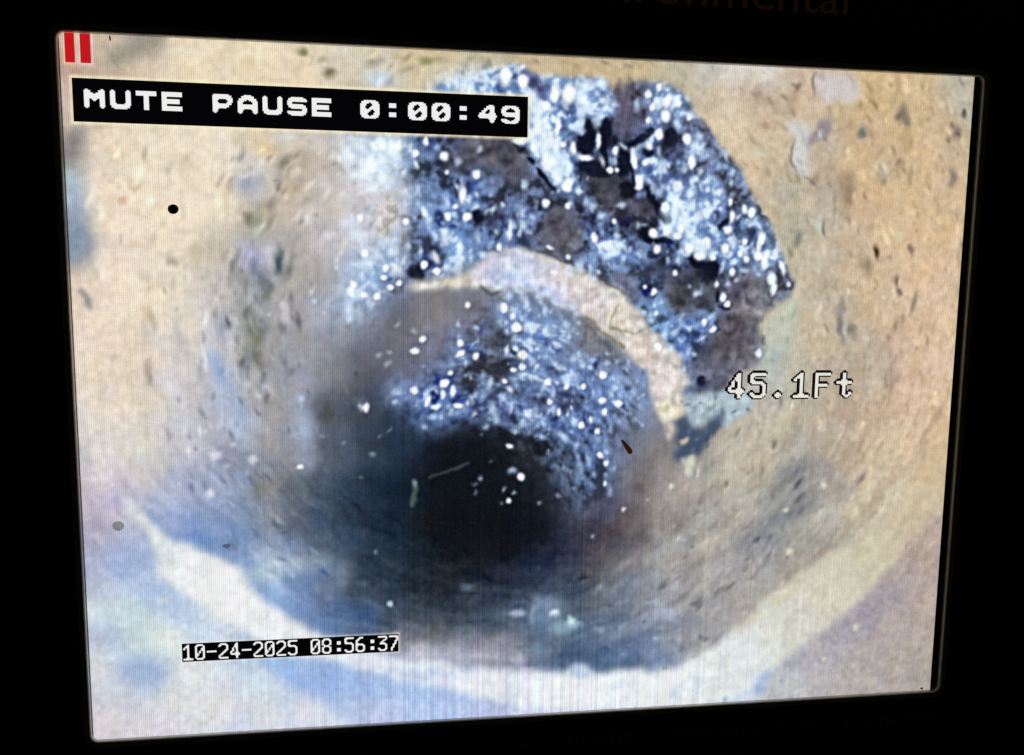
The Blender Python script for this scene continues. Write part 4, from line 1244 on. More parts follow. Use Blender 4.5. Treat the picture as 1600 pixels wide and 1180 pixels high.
GB = [
 (345.1,57.5,6.5,8.3,10,(14,18,34),0.95),
 (348.5,48.1,3.5,7.1,-20,(14,18,34),0.9),
 (360.6,47.7,4.3,8.3,0,(14,18,34),0.9),
 (358.5,60.5,3.1,13.1,-10,(14,18,34),0.9),
 (351.5,74.6,13.1,5.9,15,(14,18,34),0.85),
 (373.4,71.7,4.3,10.8,0,(14,18,34),0.9),
 (368.9,87.0,13.2,8.4,0,(40,43,55),0.85),
 (351.8,87.5,7.2,7.2,0,(36,43,55),0.7),
 (384.0,55.0,10.8,3.3,-28,(14,18,34),0.9),
 (392.4,47.8,3.6,2.4,0,(14,18,34),0.8),
 (407.4,51.9,4.8,7.2,20,(14,18,34),0.8),
 (412.6,58.7,7.3,8.5,0,(62,66,96),0.6),
 (391.7,62.9,4.3,3.6,0,(14,18,34),0.85),
 (379.7,75.0,1.9,12.0,-12,(14,18,34),0.9),
 (379.5,27.4,2.1,7.1,0,(20,20,44),0.8),
 (298.5,64.7,2.6,2.1,40,(14,18,34),0.9),
 (306.9,71.9,4.7,1.9,48,(14,18,34),0.95),
 (315.4,81.5,7.1,1.9,48,(14,18,34),0.95),
 (321.6,88.3,4.7,1.7,40,(14,18,34),0.8),
 (320.5,27.5,1.6,10.4,-25,(30,44,84),0.8),
 (311.0,22.3,6.9,10.4,-20,(70,76,120),0.6),
 (331.4,36.2,7.0,3.0,10,(40,60,116),0.6),
 (438.7,52.0,1.2,19.5,-38,(60,70,100),0.6),
 (356.3,22.7,5.9,1.6,-40,(64,84,130),0.6),
 (368.1,55.5,2.4,4.8,-30,(14,18,34),0.6),
 (387.6,50.2,3.6,4.8,0,(40,40,70),0.7),
 (373.6,32.3,10.6,13.0,0,(84,80,102),0.7),
 (291.5,71.8,10.5,10.5,20,(68,69,83),0.7),
 (301.1,83.0,10.5,7.0,20,(80,84,104),0.5),
 (425.8,74.8,2.4,3.7,0,(30,38,60),0.7),
 (400.3,61.5,2.9,3.6,0,(90,110,150),0.4),
 (449.5,67.0,11.0,1.7,48,(40,48,60),0.6),
 (372.0,18.6,7.1,5.9,0,(88,85,99),0.6),
 (297.7,60.2,5.8,3.0,30,(14,18,34),0.8),
 (281.2,65.3,11.6,6.9,10,(60,59,73),0.7),
 (255.6,77.5,10.4,6.9,0,(66,68,86),0.5),
 (237.1,61.1,3.4,4.5,0,(30,44,86),0.7),
 (269.2,19.5,5.0,3.4,0,(60,84,150),0.6),
 (283.2,20.1,3.0,5.7,30,(36,54,100),0.8),
 (293.7,17.4,2.5,4.6,0,(40,56,110),0.8),
 (279.6,12.4,2.7,2.3,0,(40,60,104),0.7),
 (261.2,25.4,9.1,1.6,10,(206,222,226),0.6),
 (247.4,23.8,6.8,3.4,0,(86,126,176),0.5),
 (265.0,89.8,3.5,8.1,20,(30,50,110),0.6),
 (257.9,61.5,3.4,4.6,0,(56,62,84),0.5),
 (255.7,91.6,1.6,6.9,5,(14,18,34),0.85),
 (263.8,91.4,2.5,7.0,0,(20,26,56),0.6),
 (269.8,110.3,4.0,4.2,0,(14,18,34),0.9),
 (281.7,113.5,10.6,8.2,0,(60,66,92),0.5),
 (245.2,111.4,2.3,4.6,0,(20,36,90),0.8),
 (226.6,149.9,6.3,5.1,0,(14,18,34),0.75),
 (237.1,141.6,4.7,4.7,0,(24,36,74),0.8),
 (239.4,134.6,4.7,7.0,0,(56,68,100),0.7),
 (224.2,151.0,4.7,4.7,0,(46,50,70),0.6),
 (206.8,155.9,3.5,1.9,0,(24,50,120),0.8),
 (218.6,110.8,4.1,3.4,0,(110,118,124),0.6),
 (252.2,113.5,4.6,1.6,-30,(24,44,100),0.7),
 (284.2,133.8,5.2,2.4,0,(14,18,34),0.7),
 (290.0,116.2,1.6,7.1,0,(26,36,76),0.7),
 (296.6,119.6,3.1,7.1,0,(30,44,90),0.6),
 (260.8,203.9,7.2,1.4,-45,(20,44,120),0.8),
 (266.8,201.5,4.8,2.4,-40,(30,50,110),0.6),
 (245.4,221.9,4.8,2.9,0,(14,28,90),0.8),
 (283.6,199.1,7.2,13.3,0,(62,67,85),0.7),
 (275.1,188.3,2.9,7.2,0,(50,60,100),0.6),
 (298.3,206.3,4.9,1.9,35,(14,18,34),0.6),
 (271.7,208.7,1.9,4.3,0,(20,30,80),0.7),
 (252.5,194.4,2.4,1.9,0,(70,80,130),0.5),
 (232.3,192.1,14.2,9.4,0,(118,119,135),0.3),
 (285.0,220.8,7.3,7.3,0,(46,53,65),0.6),
 (393.8,92.7,2.9,7.3,-20,(14,18,34),0.95),
 (400.4,102.1,3.7,7.3,-25,(14,18,34),0.95),
 (405.6,109.1,4.2,3.2,20,(14,18,34),0.95),
 (391.6,102.3,6.1,7.3,0,(54,51,63),0.8),
 (376.4,89.6,7.2,6.0,0,(16,16,26),0.85),
 (363.0,93.5,7.2,6.0,0,(66,65,79),0.6),
 (389.7,119.0,4.4,2.9,30,(14,18,34),0.85),
 (394.8,123.6,6.1,2.2,10,(14,18,34),0.9),
 (404.9,124.7,8.6,2.5,10,(14,18,34),0.9),
 (410.1,129.4,3.2,4.9,0,(16,22,60),0.9),
 (397.7,134.4,4.4,3.7,0,(14,18,34),0.7),
 (405.3,137.9,4.9,7.4,0,(20,26,50),0.8),
 (430.8,139.9,7.5,4.2,20,(14,18,34),0.95),
 (442.5,144.6,6.3,7.5,0,(14,18,34),0.95),
 (436.3,149.6,7.5,6.3,0,(24,26,40),0.9),
 (422.3,152.2,10.0,7.5,0,(40,47,61),0.8),
 (419.0,166.9,12.5,8.7,10,(58,59,69),0.8),
 (438.3,168.0,8.8,6.3,0,(54,58,72),0.7),
 (392.2,159.8,4.4,6.2,0,(12,22,70),0.9),
 (387.1,157.5,1.7,6.2,0,(20,30,80),0.6),
 (326.8,110.8,10.7,8.3,0,(66,65,79),0.75),
 (336.6,117.6,7.2,10.8,0,(72,75,89),0.6),
 (349.8,107.9,2.9,7.2,-10,(24,30,60),0.85),
 (313.3,100.6,2.1,4.7,0,(14,18,34),0.8),
 (359.5,101.8,7.2,1.9,20,(40,40,56),0.6),
 (373.3,113.3,4.8,2.4,0,(20,26,66),0.7),
 (355.0,120.8,7.2,1.9,20,(14,24,70),0.7),
 (345.1,113.9,3.6,3.6,0,(60,72,116),0.6),
 (450.1,111.2,4.5,2.0,-30,(14,18,34),0.85),
 (446.4,114.2,2.5,2.5,0,(14,18,34),0.7),
 (471.1,119.8,3.0,7.5,20,(20,28,56),0.7),
 (461.8,113.9,3.0,4.5,0,(40,56,84),0.7),
 (478.0,102.7,1.5,11.3,-35,(36,45,59),0.8),
 (458.7,160.4,11.4,7.6,0,(76,77,99),0.7),
 (470.1,154.1,7.6,5.1,0,(82,79,95),0.7),
 (461.2,187.6,15.3,11.5,0,(76,73,85),0.75),
 (452.6,201.4,12.8,7.7,0,(66,63,71),0.7),
 (477.2,193.8,5.1,11.6,0,(76,81,95),0.6),
 (473.2,165.2,1.8,7.6,-30,(50,52,64),0.7),
 (485.3,198.8,1.5,11.6,0,(36,45,49),0.7),
 (447.2,164.2,2.0,5.0,10,(14,18,34),0.8),
 (452.7,172.2,5.1,1.3,20,(14,18,34),0.7),
 (433.7,182.8,1.8,3.8,0,(14,24,80),0.8),
 (446.7,185.2,2.0,2.0,0,(14,30,90),0.7),
 (436.7,226.4,3.8,3.8,0,(14,18,34),0.8),
 (373.2,152.8,11.0,6.1,30,(104,108,136),0.6),
 (380.9,162.4,7.4,4.9,30,(92,98,120),0.6),
 (363.2,150.5,3.7,1.2,35,(36,47,59),0.7),
 (335.8,140.1,3.6,1.2,0,(14,18,34),0.7),
 (354.2,190.5,11.1,7.4,40,(108,105,109),0.7),
 (367.0,201.4,11.2,6.2,40,(108,109,119),0.6),
 (292.9,194.3,7.2,7.2,0,(66,73,89),0.6),
 (300.4,212.4,6.1,4.9,0,(20,26,50),0.5),
 (290.7,216.0,4.9,6.1,0,(40,46,60),0.6),
 (359.8,216.2,2.0,5.0,-20,(20,30,80),0.7),
 (326.0,202.7,11.0,1.5,40,(24,40,110),0.6),
 (317.2,194.2,7.3,1.5,40,(40,60,130),0.5),
 (329.5,126.0,6.0,2.4,0,(80,81,95),0.5),
 (352.3,216.2,3.7,2.0,0,(60,80,140),0.4),
 (346.6,243.8,2.7,5.5,0,(14,18,40),0.85),
 (335.3,237.5,13.6,3.2,15,(44,48,80),0.6),
 (318.0,243.5,7.4,6.2,0,(40,46,76),0.5),
 (350.6,255.0,1.8,5.0,0,(10,20,70),0.8),
 (329.4,254.8,3.7,2.5,0,(14,24,70),0.6),
 (355.9,263.8,3.8,2.0,0,(14,24,60),0.7),
 (375.7,247.2,5.0,1.3,30,(20,30,60),0.7),
 (317.3,275.8,7.5,6.2,0,(16,18,24),0.8),
 (308.5,268.2,7.4,3.7,30,(22,28,34),0.5),
 (293.8,282.8,11.1,6.2,0,(24,28,34),0.6),
 (323.7,288.4,6.3,5.0,0,(22,30,40),0.5),
 (308.9,303.2,8.8,6.3,0,(18,24,32),0.6),
 (326.5,303.5,7.6,5.0,0,(24,32,50),0.5),
 (300.4,318.1,10.0,5.0,0,(16,20,24),0.6),
 (376.4,271.7,7.6,7.6,0,(104,116,148),0.4),
 (244.2,226.0,6.0,1.9,-30,(20,36,110),0.8),
 (250.2,223.6,2.4,4.8,0,(24,40,110),0.6),
 (239.4,238.0,2.2,7.2,25,(16,30,100),0.85),
 (231.1,236.7,1.9,6.0,25,(30,50,130),0.7),
 (256.2,236.9,2.4,4.3,0,(16,28,90),0.85),
 (258.6,241.8,7.3,1.9,-20,(30,60,160),0.6),
 (263.4,232.1,7.2,2.4,-20,(44,56,84),0.6),
 (246.6,233.2,1.4,2.9,0,(30,40,80),0.7),
 (268.2,230.9,2.9,4.8,20,(40,52,80),0.6),
 (229.9,248.8,4.8,3.6,0,(50,76,130),0.5),
 (290.4,267.9,9.9,4.9,20,(22,26,34),0.8),
 (275.6,248.0,3.7,3.7,0,(40,56,100),0.6),
 (286.8,280.2,7.4,7.4,0,(20,24,30),0.7),
 (284.6,305.1,7.5,7.5,0,(16,20,26),0.6),
 (282.7,232.2,4.9,3.6,0,(56,64,84),0.5),
 (300.6,300.5,2.5,2.0,0,(14,18,34),0.6)]
DOTS = [
 (226.7,68.2,2.6,2.6,0,(244,248,250),1,0.5),
 (246.3,69.8,3.4,3.4,0,(244,248,250),1,0.5),
 (268.5,81.4,2.7,3.2,0,(244,248,250),1,0.5),
 (248.1,80.5,1.7,1.7,0,(244,248,250),1,0.5),
 (233.6,60.1,2.0,3.2,0,(244,248,250),1,0.5),
 (258.0,91.1,2.5,5.7,15,(206,226,246),0.8,0.3),
 (297.7,57.9,4.8,2.3,25,(206,226,246),0.8,0.3),
 (286.6,16.6,2.8,4.7,0,(206,226,246),0.8,0.3),
 (275.0,20.4,2.4,5.6,0,(206,226,246),0.8,0.3),
 (254.2,20.2,2.0,6.5,0,(206,226,246),0.8,0.3),
 (264.6,22.0,2.6,4.1,-20,(206,226,246),0.8,0.3),
 (301.6,87.6,1.9,3.8,0,(206,226,246),0.8,0.3),
 (270.7,64.5,2.1,2.1,0,(206,226,246),0.8,0.3),
 (255.6,72.9,2.8,2.8,0,(206,226,246),0.8,0.3),
 (239.4,55.4,1.9,2.8,0,(206,226,246),0.8,0.3),
 (333.0,24.7,4.6,6.7,0,(244,248,250),1,0.35),
 (317.1,33.3,2.9,3.2,0,(244,248,250),1,0.35),
 (329.4,59.1,2.3,2.3,0,(244,248,250),1,0.35),
 (333.6,85.6,3.9,3.9,0,(244,248,250),1,0.35),
 (367.1,62.0,2.1,2.7,0,(244,248,250),1,0.35),
 (389.8,22.4,2.7,3.3,0,(244,248,250),1,0.35),
 (397.6,17.5,1.9,3.3,0,(244,248,250),1,0.35),
 (412.2,27.9,2.6,2.6,0,(244,248,250),1,0.35),
 (393.1,31.5,2.5,2.9,0,(244,248,250),1,0.35),
 (390.3,40.3,1.8,2.3,0,(244,248,250),1,0.35),
 (420.6,37.4,2.4,2.4,0,(244,248,250),1,0.35),
 (419.3,52.1,3.6,4.0,0,(244,248,250),1,0.35),
 (423.6,68.4,3.0,5.0,0,(244,248,250),1,0.35),
 (413.6,85.2,3.6,3.6,0,(244,248,250),1,0.35),
 (388.8,70.0,2.0,2.0,0,(244,248,250),1,0.35),
 (392.1,58.2,2.2,2.8,0,(244,248,250),1,0.35),
 (398.7,49.9,3.3,3.9,0,(244,248,250),1,0.35),
 (403.2,36.9,3.9,4.9,0,(244,248,250),1,0.35),
 (404.1,26.5,2.2,5.9,20,(244,248,250),1,0.35),
 (384.9,83.1,2.8,5.5,-15,(244,248,250),1,0.35),
 (363.7,75.4,2.4,2.4,0,(244,248,250),1,0.35),
 (368.6,75.3,1.8,1.8,0,(244,248,250),1,0.35),
 (345.9,67.8,4.9,2.1,0,(244,248,250),1,0.35),
 (354.7,56.0,1.9,5.8,0,(244,248,250),1,0.35),
 (298.5,57.9,5.7,2.3,0,(244,248,250),1,0.35),
 (288.6,14.2,3.7,5.6,0,(244,248,250),1,0.35),
 (300.3,17.1,4.1,4.7,0,(244,248,250),1,0.35),
 (322.9,25.2,3.4,5.7,0,(244,248,250),1,0.35),
 (380.7,67.9,2.4,7.9,-12,(244,248,250),1,0.35),
 (325.6,47.8,1.7,5.8,15,(244,248,250),1,0.35),
 (336.7,61.2,2.3,4.8,0,(244,248,250),1,0.35),
 (318.9,71.0,4.8,6.7,0,(244,248,250),1,0.35),
 (311.4,48.3,2.9,5.7,0,(244,248,250),1,0.35),
 (319.8,56.0,2.9,6.7,0,(244,248,250),1,0.35),
 (343.0,18.7,3.8,4.8,0,(206,226,246),0.8,0.3),
 (355.0,17.0,4.8,2.9,0,(206,226,246),0.8,0.3),
 (342.2,36.9,3.8,4.8,0,(206,226,246),0.8,0.3),
 (357.7,28.3,2.3,2.9,0,(206,226,246),0.8,0.3),
 (365.0,30.3,2.9,2.3,0,(206,226,246),0.8,0.3),
 (353.2,43.4,2.9,4.8,0,(206,226,246),0.8,0.3),
 (342.5,50.7,2.9,1.4,-20,(206,226,246),0.8,0.3),
 (302.9,35.0,1.9,7.6,0,(206,226,246),0.8,0.3),
 (310.1,41.5,2.9,5.7,0,(206,226,246),0.8,0.3),
 (329.6,69.5,2.3,5.8,0,(206,226,246),0.8,0.3),
 (326.2,81.2,2.9,6.8,-20,(206,226,246),0.8,0.3),
 (340.9,91.2,2.0,2.9,0,(206,226,246),0.8,0.3),
 (337.1,82.0,2.3,3.9,0,(206,226,246),0.8,0.3),
 (382.0,29.6,1.9,4.9,0,(206,226,246),0.8,0.3),
 (382.9,59.7,5.9,1.8,-30,(206,226,246),0.8,0.3),
 (412.1,42.4,3.0,3.4,0,(206,226,246),0.8,0.3),
 (428.6,50.0,3.0,3.4,0,(206,226,246),0.8,0.3),
 (418.1,72.7,2.4,3.0,0,(206,226,246),0.8,0.3),
 (430.8,74.7,2.0,3.6,0,(206,226,246),0.8,0.3),
 (454.9,75.2,1.6,2.6,0,(206,226,246),0.8,0.3),
 (453.9,82.4,1.4,3.0,0,(206,226,246),0.8,0.3),
 (400.7,73.2,1.6,8.9,0,(206,226,246),0.8,0.3),
 (393.5,82.8,5.0,1.6,40,(206,226,246),0.8,0.3),
 (423.8,90.3,3.0,4.0,0,(206,226,246),0.8,0.3),
 (406.1,87.2,2.4,2.4,0,(206,226,246),0.8,0.3),
 (431.2,85.4,2.0,3.0,0,(206,226,246),0.8,0.3),
 (399.0,61.5,2.0,3.0,0,(206,226,246),0.8,0.3),
 (373.1,58.9,3.9,1.6,35,(206,226,246),0.8,0.3),
 (367.3,69.5,1.6,2.9,0,(206,226,246),0.8,0.3),
 (303.6,87.6,1.9,2.9,0,(206,226,246),0.8,0.3),
 (348.0,81.7,1.0,1.0,0,(206,226,246),0.8,0.3),
 (448.0,62.3,2.0,5.0,-30,(206,226,246),0.8,0.3),
 (317.5,60.7,2.9,5.8,0,(206,226,246),0.8,0.3),
 (219.7,114.8,2.4,2.4,0,(244,248,250),1,0.5),
 (248.7,110.7,2.1,3.4,0,(244,248,250),1,0.5),
 (262.2,110.4,3.4,2.9,-30,(244,248,250),1,0.5),
 (259.2,96.1,2.3,5.7,10,(244,248,250),1,0.5),
 (284.8,130.9,2.3,2.7,0,(244,248,250),1,1),
 (232.4,144.0,2.7,2.9,0,(244,248,250),1,1),
 (214.9,157.0,2.3,2.3,0,(244,248,250),1,0.9),
 (209.1,160.2,2.3,2.1,0,(244,248,250),1,0.7),
 (205.7,146.7,2.1,2.8,0,(244,248,250),1,0.5),
 (204.5,153.6,2.8,2.1,0,(244,248,250),1,0.5),
 (183.8,158.5,2.5,2.8,0,(244,248,250),1,0.5),
 (182.0,163.1,2.3,3.8,0,(244,248,250),1,0.5),
 (190.6,165.4,2.7,2.3,0,(244,248,250),1,0.5),
 (199.8,166.4,2.9,2.3,0,(244,248,250),1,0.5),
 (191.4,137.1,2.8,2.8,0,(244,248,250),1,0.5),
 (188.8,112.6,2.2,2.8,0,(244,248,250),1,0.5),
 (241.2,148.5,2.7,2.7,0,(244,248,250),1,0.5),
 (263.3,171.8,1.8,2.3,0,(244,248,250),1,0.5),
 (231.2,196.2,3.5,2.1,-35,(244,248,250),1,0.9),
 (225.3,204.5,3.5,2.7,-10,(244,248,250),1,0.9),
 (269.3,208.1,2.6,3.0,0,(244,248,250),1,0.8),
 (257.8,198.5,2.5,2.5,0,(244,248,250),1,0.5),
 (257.9,206.3,4.3,1.8,-35,(244,248,250),1,0.5),
 (251.3,219.7,2.0,2.0,0,(244,248,250),1,0.9),
 (247.2,226.1,3.1,2.0,0,(244,248,250),1,0.9),
 (288.8,172.8,2.6,3.5,-20,(244,248,250),1,0.5),
 (294.9,179.3,2.2,2.2,0,(244,248,250),1,0.5),
 (298.0,187.7,3.2,3.4,0,(244,248,250),1,0.5),
 (296.0,217.8,2.0,2.0,0,(244,248,250),1,0.8),
 (301.9,207.5,2.6,4.0,-40,(244,248,250),1,0.5),
 (302.0,216.0,2.2,2.4,0,(244,248,250),1,0.8),
 (297.6,202.7,2.2,1.8,30,(244,248,250),1,0.5),
 (292.4,119.7,1.5,7.7,0,(244,248,250),1,0.5),
 (253.9,103.7,2.1,2.1,0,(244,248,250),1,0.5),
 (290.0,226.3,2.0,1.6,0,(244,248,250),1,0.5),
 (209.2,136.8,2.1,2.5,0,(206,226,246),0.75,0.2),
 (222.0,131.4,1.7,2.3,0,(206,226,246),0.75,0.2),
 (195.4,144.5,2.3,2.3,0,(206,226,246),0.75,0.2),
 (217.3,143.0,2.8,1.9,-20,(206,226,246),0.75,0.2),
 (249.9,125.1,2.7,3.2,0,(206,226,246),0.75,0.2),
 (240.6,124.1,1.7,2.3,0,(206,226,246),0.75,0.2),
 (282.9,120.4,1.7,2.1,0,(206,226,246),0.75,0.2),
 (287.5,102.3,2.5,1.3,40,(206,226,246),0.75,0.2),
 (302.0,116.0,2.3,3.9,0,(206,226,246),0.75,0.2),
 (269.9,124.8,1.9,3.8,0,(206,226,246),0.75,0.2),
 (257.0,135.4,2.3,1.9,0,(206,226,246),0.75,0.2),
 (273.5,136.4,2.9,2.9,0,(206,226,246),0.75,0.2),
 (230.1,134.7,1.3,3.8,0,(206,226,246),0.75,0.2),
 (173.1,147.1,1.7,1.7,0,(206,226,246),0.75,0.2),
 (180.1,181.7,2.1,2.1,0,(206,226,246),0.75,0.2),
 (157.5,169.7,1.9,1.9,0,(206,226,246),0.75,0.2),
 (261.5,213.5,1.8,1.8,0,(206,226,246),0.75,0.2),
 (268.0,199.1,3.9,1.2,-45,(206,226,246),0.75,0.2),
 (269.7,187.8,2.0,2.0,0,(206,226,246),0.75,0.2),
 (256.6,184.9,1.4,1.9,0,(206,226,246),0.75,0.2),
 (276.9,106.0,3.8,1.3,-30,(206,226,246),0.75,0.2),
 (244.1,129.9,1.9,1.9,0,(206,226,246),0.75,0.2),
 (197.6,159.5,2.3,2.8,0,(206,226,246),0.75,0.2),
 (190.7,152.6,1.9,2.8,0,(206,226,246),0.75,0.2),
 (265.3,138.8,1.9,2.3,0,(206,226,246),0.75,0.2),
 (290.8,190.7,2.0,1.6,30,(206,226,246),0.75,0.2),
 (262.1,222.0,1.6,1.6,0,(206,226,246),0.75,0.2),
 (280.4,104.8,1.3,3.8,30,(206,226,246),0.75,0.2),
 (200.7,207.5,2.3,1.9,0,(206,214,230),0.5,0),
 (206.5,213.4,2.9,1.9,-45,(206,214,230),0.5,0),
 (225.3,190.3,2.5,1.9,0,(206,214,230),0.5,0),
 (213.6,186.2,2.3,1.2,-30,(206,214,230),0.5,0),
 (155.0,114.4,1.8,1.8,0,(206,214,230),0.5,0),
 (168.3,126.6,1.9,1.9,0,(206,214,230),0.5,0),
 (188.7,125.1,1.9,1.9,0,(206,214,230),0.5,0),
 (126.9,179.7,1.7,1.7,0,(206,214,230),0.5,0),
 (232.3,214.7,1.6,1.0,0,(206,214,230),0.5,0),
 (207.7,205.1,1.5,1.5,0,(206,214,230),0.5,0),
 (317.5,99.9,3.3,3.5,0,(244,248,250),1,1),
 (333.6,101.2,2.1,2.7,0,(244,248,250),1,0.5),
 (333.0,88.7,3.9,3.3,0,(244,248,250),1,0.5),
 (385.0,87.1,2.8,2.4,0,(244,248,250),1,0.5),
 (321.1,130.6,3.5,1.6,25,(244,248,250),1,0.9),
 (334.6,137.2,2.2,2.2,0,(244,248,250),1,0.9),
 (353.3,123.2,2.2,4.0,-15,(244,248,250),1,0.5),
 (396.6,119.4,3.2,3.4,0,(244,248,250),1,0.5),
 (400.1,130.8,3.0,3.6,0,(244,248,250),1,0.5),
 (405.3,100.8,3.4,4.0,0,(244,248,250),1,0.5),
 (407.1,116.8,3.6,4.0,0,(244,248,250),1,0.5),
 (417.2,116.0,2.6,4.4,0,(244,248,250),1,0.5),
 (414.8,120.9,4.0,2.4,0,(244,248,250),1,0.5),
 (424.0,129.1,3.5,3.7,0,(244,248,250),1,0.5),
 (436.6,125.3,3.7,4.5,0,(244,248,250),1,0.5),
 (431.9,135.1,4.7,3.1,0,(244,248,250),1,0.5),
 (442.1,136.1,2.7,2.5,0,(244,248,250),1,0.5),
 (413.9,147.5,2.0,2.6,0,(244,248,250),1,0.5),
 (398.5,161.0,2.4,3.0,20,(244,248,250),1,0.9),
 (452.8,115.9,3.5,3.1,0,(244,248,250),1,0.6),
 (455.6,106.2,2.0,4.5,0,(244,248,250),1,0.5),
 (453.9,96.0,1.8,3.0,0,(244,248,250),1,0.5),
 (465.0,100.6,2.5,4.1,-10,(244,248,250),1,0.5),
 (470.3,102.9,3.1,3.7,0,(244,248,250),1,0.5),
 (466.1,124.2,2.3,2.7,0,(244,248,250),1,0.5),
 (457.4,146.3,2.5,3.7,0,(244,248,250),1,0.5),
 (446.1,155.0,1.9,2.7,0,(244,248,250),1,0.5),
 (451.1,164.8,2.3,3.5,15,(244,248,250),1,0.9),
 (454.5,170.1,2.7,2.5,0,(244,248,250),1,1),
 (437.6,183.4,2.3,2.9,0,(244,248,250),1,0.9),
 (444.3,188.3,3.3,2.1,-30,(244,248,250),1,0.6),
 (477.8,124.6,2.5,8.3,8,(244,248,250),1,0.6),
 (476.9,134.4,3.7,3.1,0,(244,248,250),1,0.5),
 (481.7,139.2,1.9,5.2,0,(244,248,250),1,0.5),
 (452.1,128.7,2.7,3.5,0,(244,248,250),1,0.5),
 (298.2,187.1,3.0,3.4,0,(244,248,250),1,0.5),
 (289.0,174.0,2.6,2.9,0,(244,248,250),1,0.5),
 (303.3,206.3,3.2,2.6,20,(244,248,250),1,0.5),
 (302.9,216.0,2.6,2.2,0,(244,248,250),1,0.5),
 (296.2,217.8,2.0,1.6,0,(244,248,250),1,0.8),
 (361.8,221.7,2.7,2.7,0,(244,248,250),1,0.7),
 (403.0,201.4,3.1,3.1,0,(244,248,250),1,0.2),
 (463.2,132.8,2.5,2.3,0,(244,248,250),1,0.5),
 (468.0,137.0,2.5,2.7,0,(244,248,250),1,0.5),
 (367.7,111.7,2.0,2.2,0,(244,248,250),1,0.5),
 (400.9,176.8,1.6,1.8,0,(244,248,250),1,0.5),
 (391.5,158.0,1.6,1.6,0,(244,248,250),1,0.7),
 (351.5,102.0,2.9,3.5,0,(206,226,248),0.75,0.25),
 (358.4,108.3,2.0,2.2,0,(206,226,248),0.75,0.25),
 (372.4,100.3,3.6,2.0,0,(206,226,248),0.75,0.25),
 (380.1,131.1,2.0,2.4,0,(206,226,248),0.75,0.25),
 (366.5,133.7,3.6,2.4,0,(206,226,248),0.75,0.25),
 (375.3,138.3,1.6,4.0,0,(206,226,248),0.75,0.25),
 (356.5,129.1,3.6,1.6,40,(206,226,248),0.75,0.25),
 (369.9,121.7,2.0,3.0,0,(206,226,248),0.75,0.25),
 (389.5,113.6,2.6,1.6,0,(206,226,248),0.75,0.25),
 (385.8,114.3,1.6,2.4,0,(206,226,248),0.75,0.25),
 (422.6,92.0,2.4,5.0,0,(206,226,248),0.75,0.25),
 (414.2,104.1,2.6,3.0,0,(206,226,248),0.75,0.25),
 (429.6,108.6,1.8,5.1,20,(206,226,248),0.75,0.25),
 (431.7,97.7,3.0,2.0,0,(206,226,248),0.75,0.25),
 (438.7,113.2,4.1,1.6,40,(206,226,248),0.75,0.25),
 (444.0,119.1,2.0,3.1,0,(206,226,248),0.75,0.25),
 (458.2,121.3,1.6,6.1,-20,(206,226,248),0.75,0.25),
 (450.1,142.1,1.6,6.2,15,(206,226,248),0.75,0.25),
 (454.5,154.3,1.7,2.5,0,(206,226,248),0.75,0.25),
 (467.0,144.9,3.1,2.1,0,(206,226,248),0.75,0.25),
 (477.6,147.9,2.5,1.9,0,(206,226,248),0.75,0.25),
 (418.9,180.4,1.9,2.5,0,(206,226,248),0.75,0.25),
 (416.0,190.3,3.5,2.1,-35,(206,226,248),0.75,0.25),
 (423.6,187.2,4.5,1.2,35,(206,226,248),0.75,0.25),
 (425.6,205.1,2.5,3.5,0,(206,226,248),0.75,0.25),
 (430.8,206.4,2.1,2.1,0,(206,226,248),0.75,0.25),
 (481.7,205.1,2.1,2.5,0,(206,226,248),0.75,0.25),
 (423.4,217.6,1.7,2.1,0,(206,226,248),0.75,0.25),
 (295.1,179.3,2.0,3.0,0,(206,226,248),0.75,0.25),
 (334.3,185.7,2.8,3.0,0,(206,226,248),0.75,0.25),
 (341.5,177.2,2.8,3.0,0,(206,226,248),0.75,0.25),
 (336.3,194.2,1.8,2.4,0,(206,226,248),0.75,0.25),
 (328.7,216.7,1.8,2.4,0,(206,226,248),0.75,0.6),
 (364.8,213.7,2.4,1.8,0,(206,226,248),0.75,0.25),
 (320.9,191.8,1.8,2.4,0,(206,226,248),0.75,0.25),
 (327.8,199.7,5.6,1.2,42,(206,226,248),0.75,0.25),
 (343.3,206.3,1.6,2.4,0,(206,226,248),0.75,0.25),
 (289.6,226.3,1.8,1.8,0,(206,226,248),0.75,0.25),
 (321.4,225.9,2.2,2.0,0,(206,226,248),0.75,0.25),
 (297.8,202.7,3.0,1.6,40,(206,226,248),0.75,0.25),
 (293.2,116.1,1.7,6.8,0,(206,226,248),0.75,0.25),
 (301.4,106.7,2.3,3.3,0,(206,226,248),0.75,0.25),
 (306.4,120.6,2.7,2.3,0,(206,226,248),0.75,0.25),
 (286.2,131.5,1.6,3.5,0,(206,226,248),0.75,0.25),
 (302.8,116.0,1.9,1.9,0,(206,226,248),0.75,0.25),
 (431.6,161.9,3.7,2.5,0,(206,226,248),0.75,0.25),
 (425.0,157.1,1.6,1.6,0,(206,226,248),0.75,0.25),
 (430.4,163.1,1.4,2.5,0,(206,226,248),0.75,0.25),
 (407.9,137.9,1.4,3.0,0,(206,226,248),0.75,0.25),
 (415.4,137.7,2.0,1.6,0,(206,226,248),0.75,0.25),
 (400.0,90.2,4.0,2.0,50,(206,226,248),0.75,0.25),
 (394.9,88.0,1.6,3.0,0,(206,226,248),0.75,0.25),
 (413.7,87.5,3.6,3.0,0,(206,226,248),0.75,0.25),
 (342.2,91.7,2.3,1.8,0,(206,226,248),0.75,0.25),
 (417.8,131.7,2.0,4.1,0,(206,226,248),0.75,0.25),
 (436.8,195.2,4.2,1.5,-35,(206,226,248),0.75,0.25),
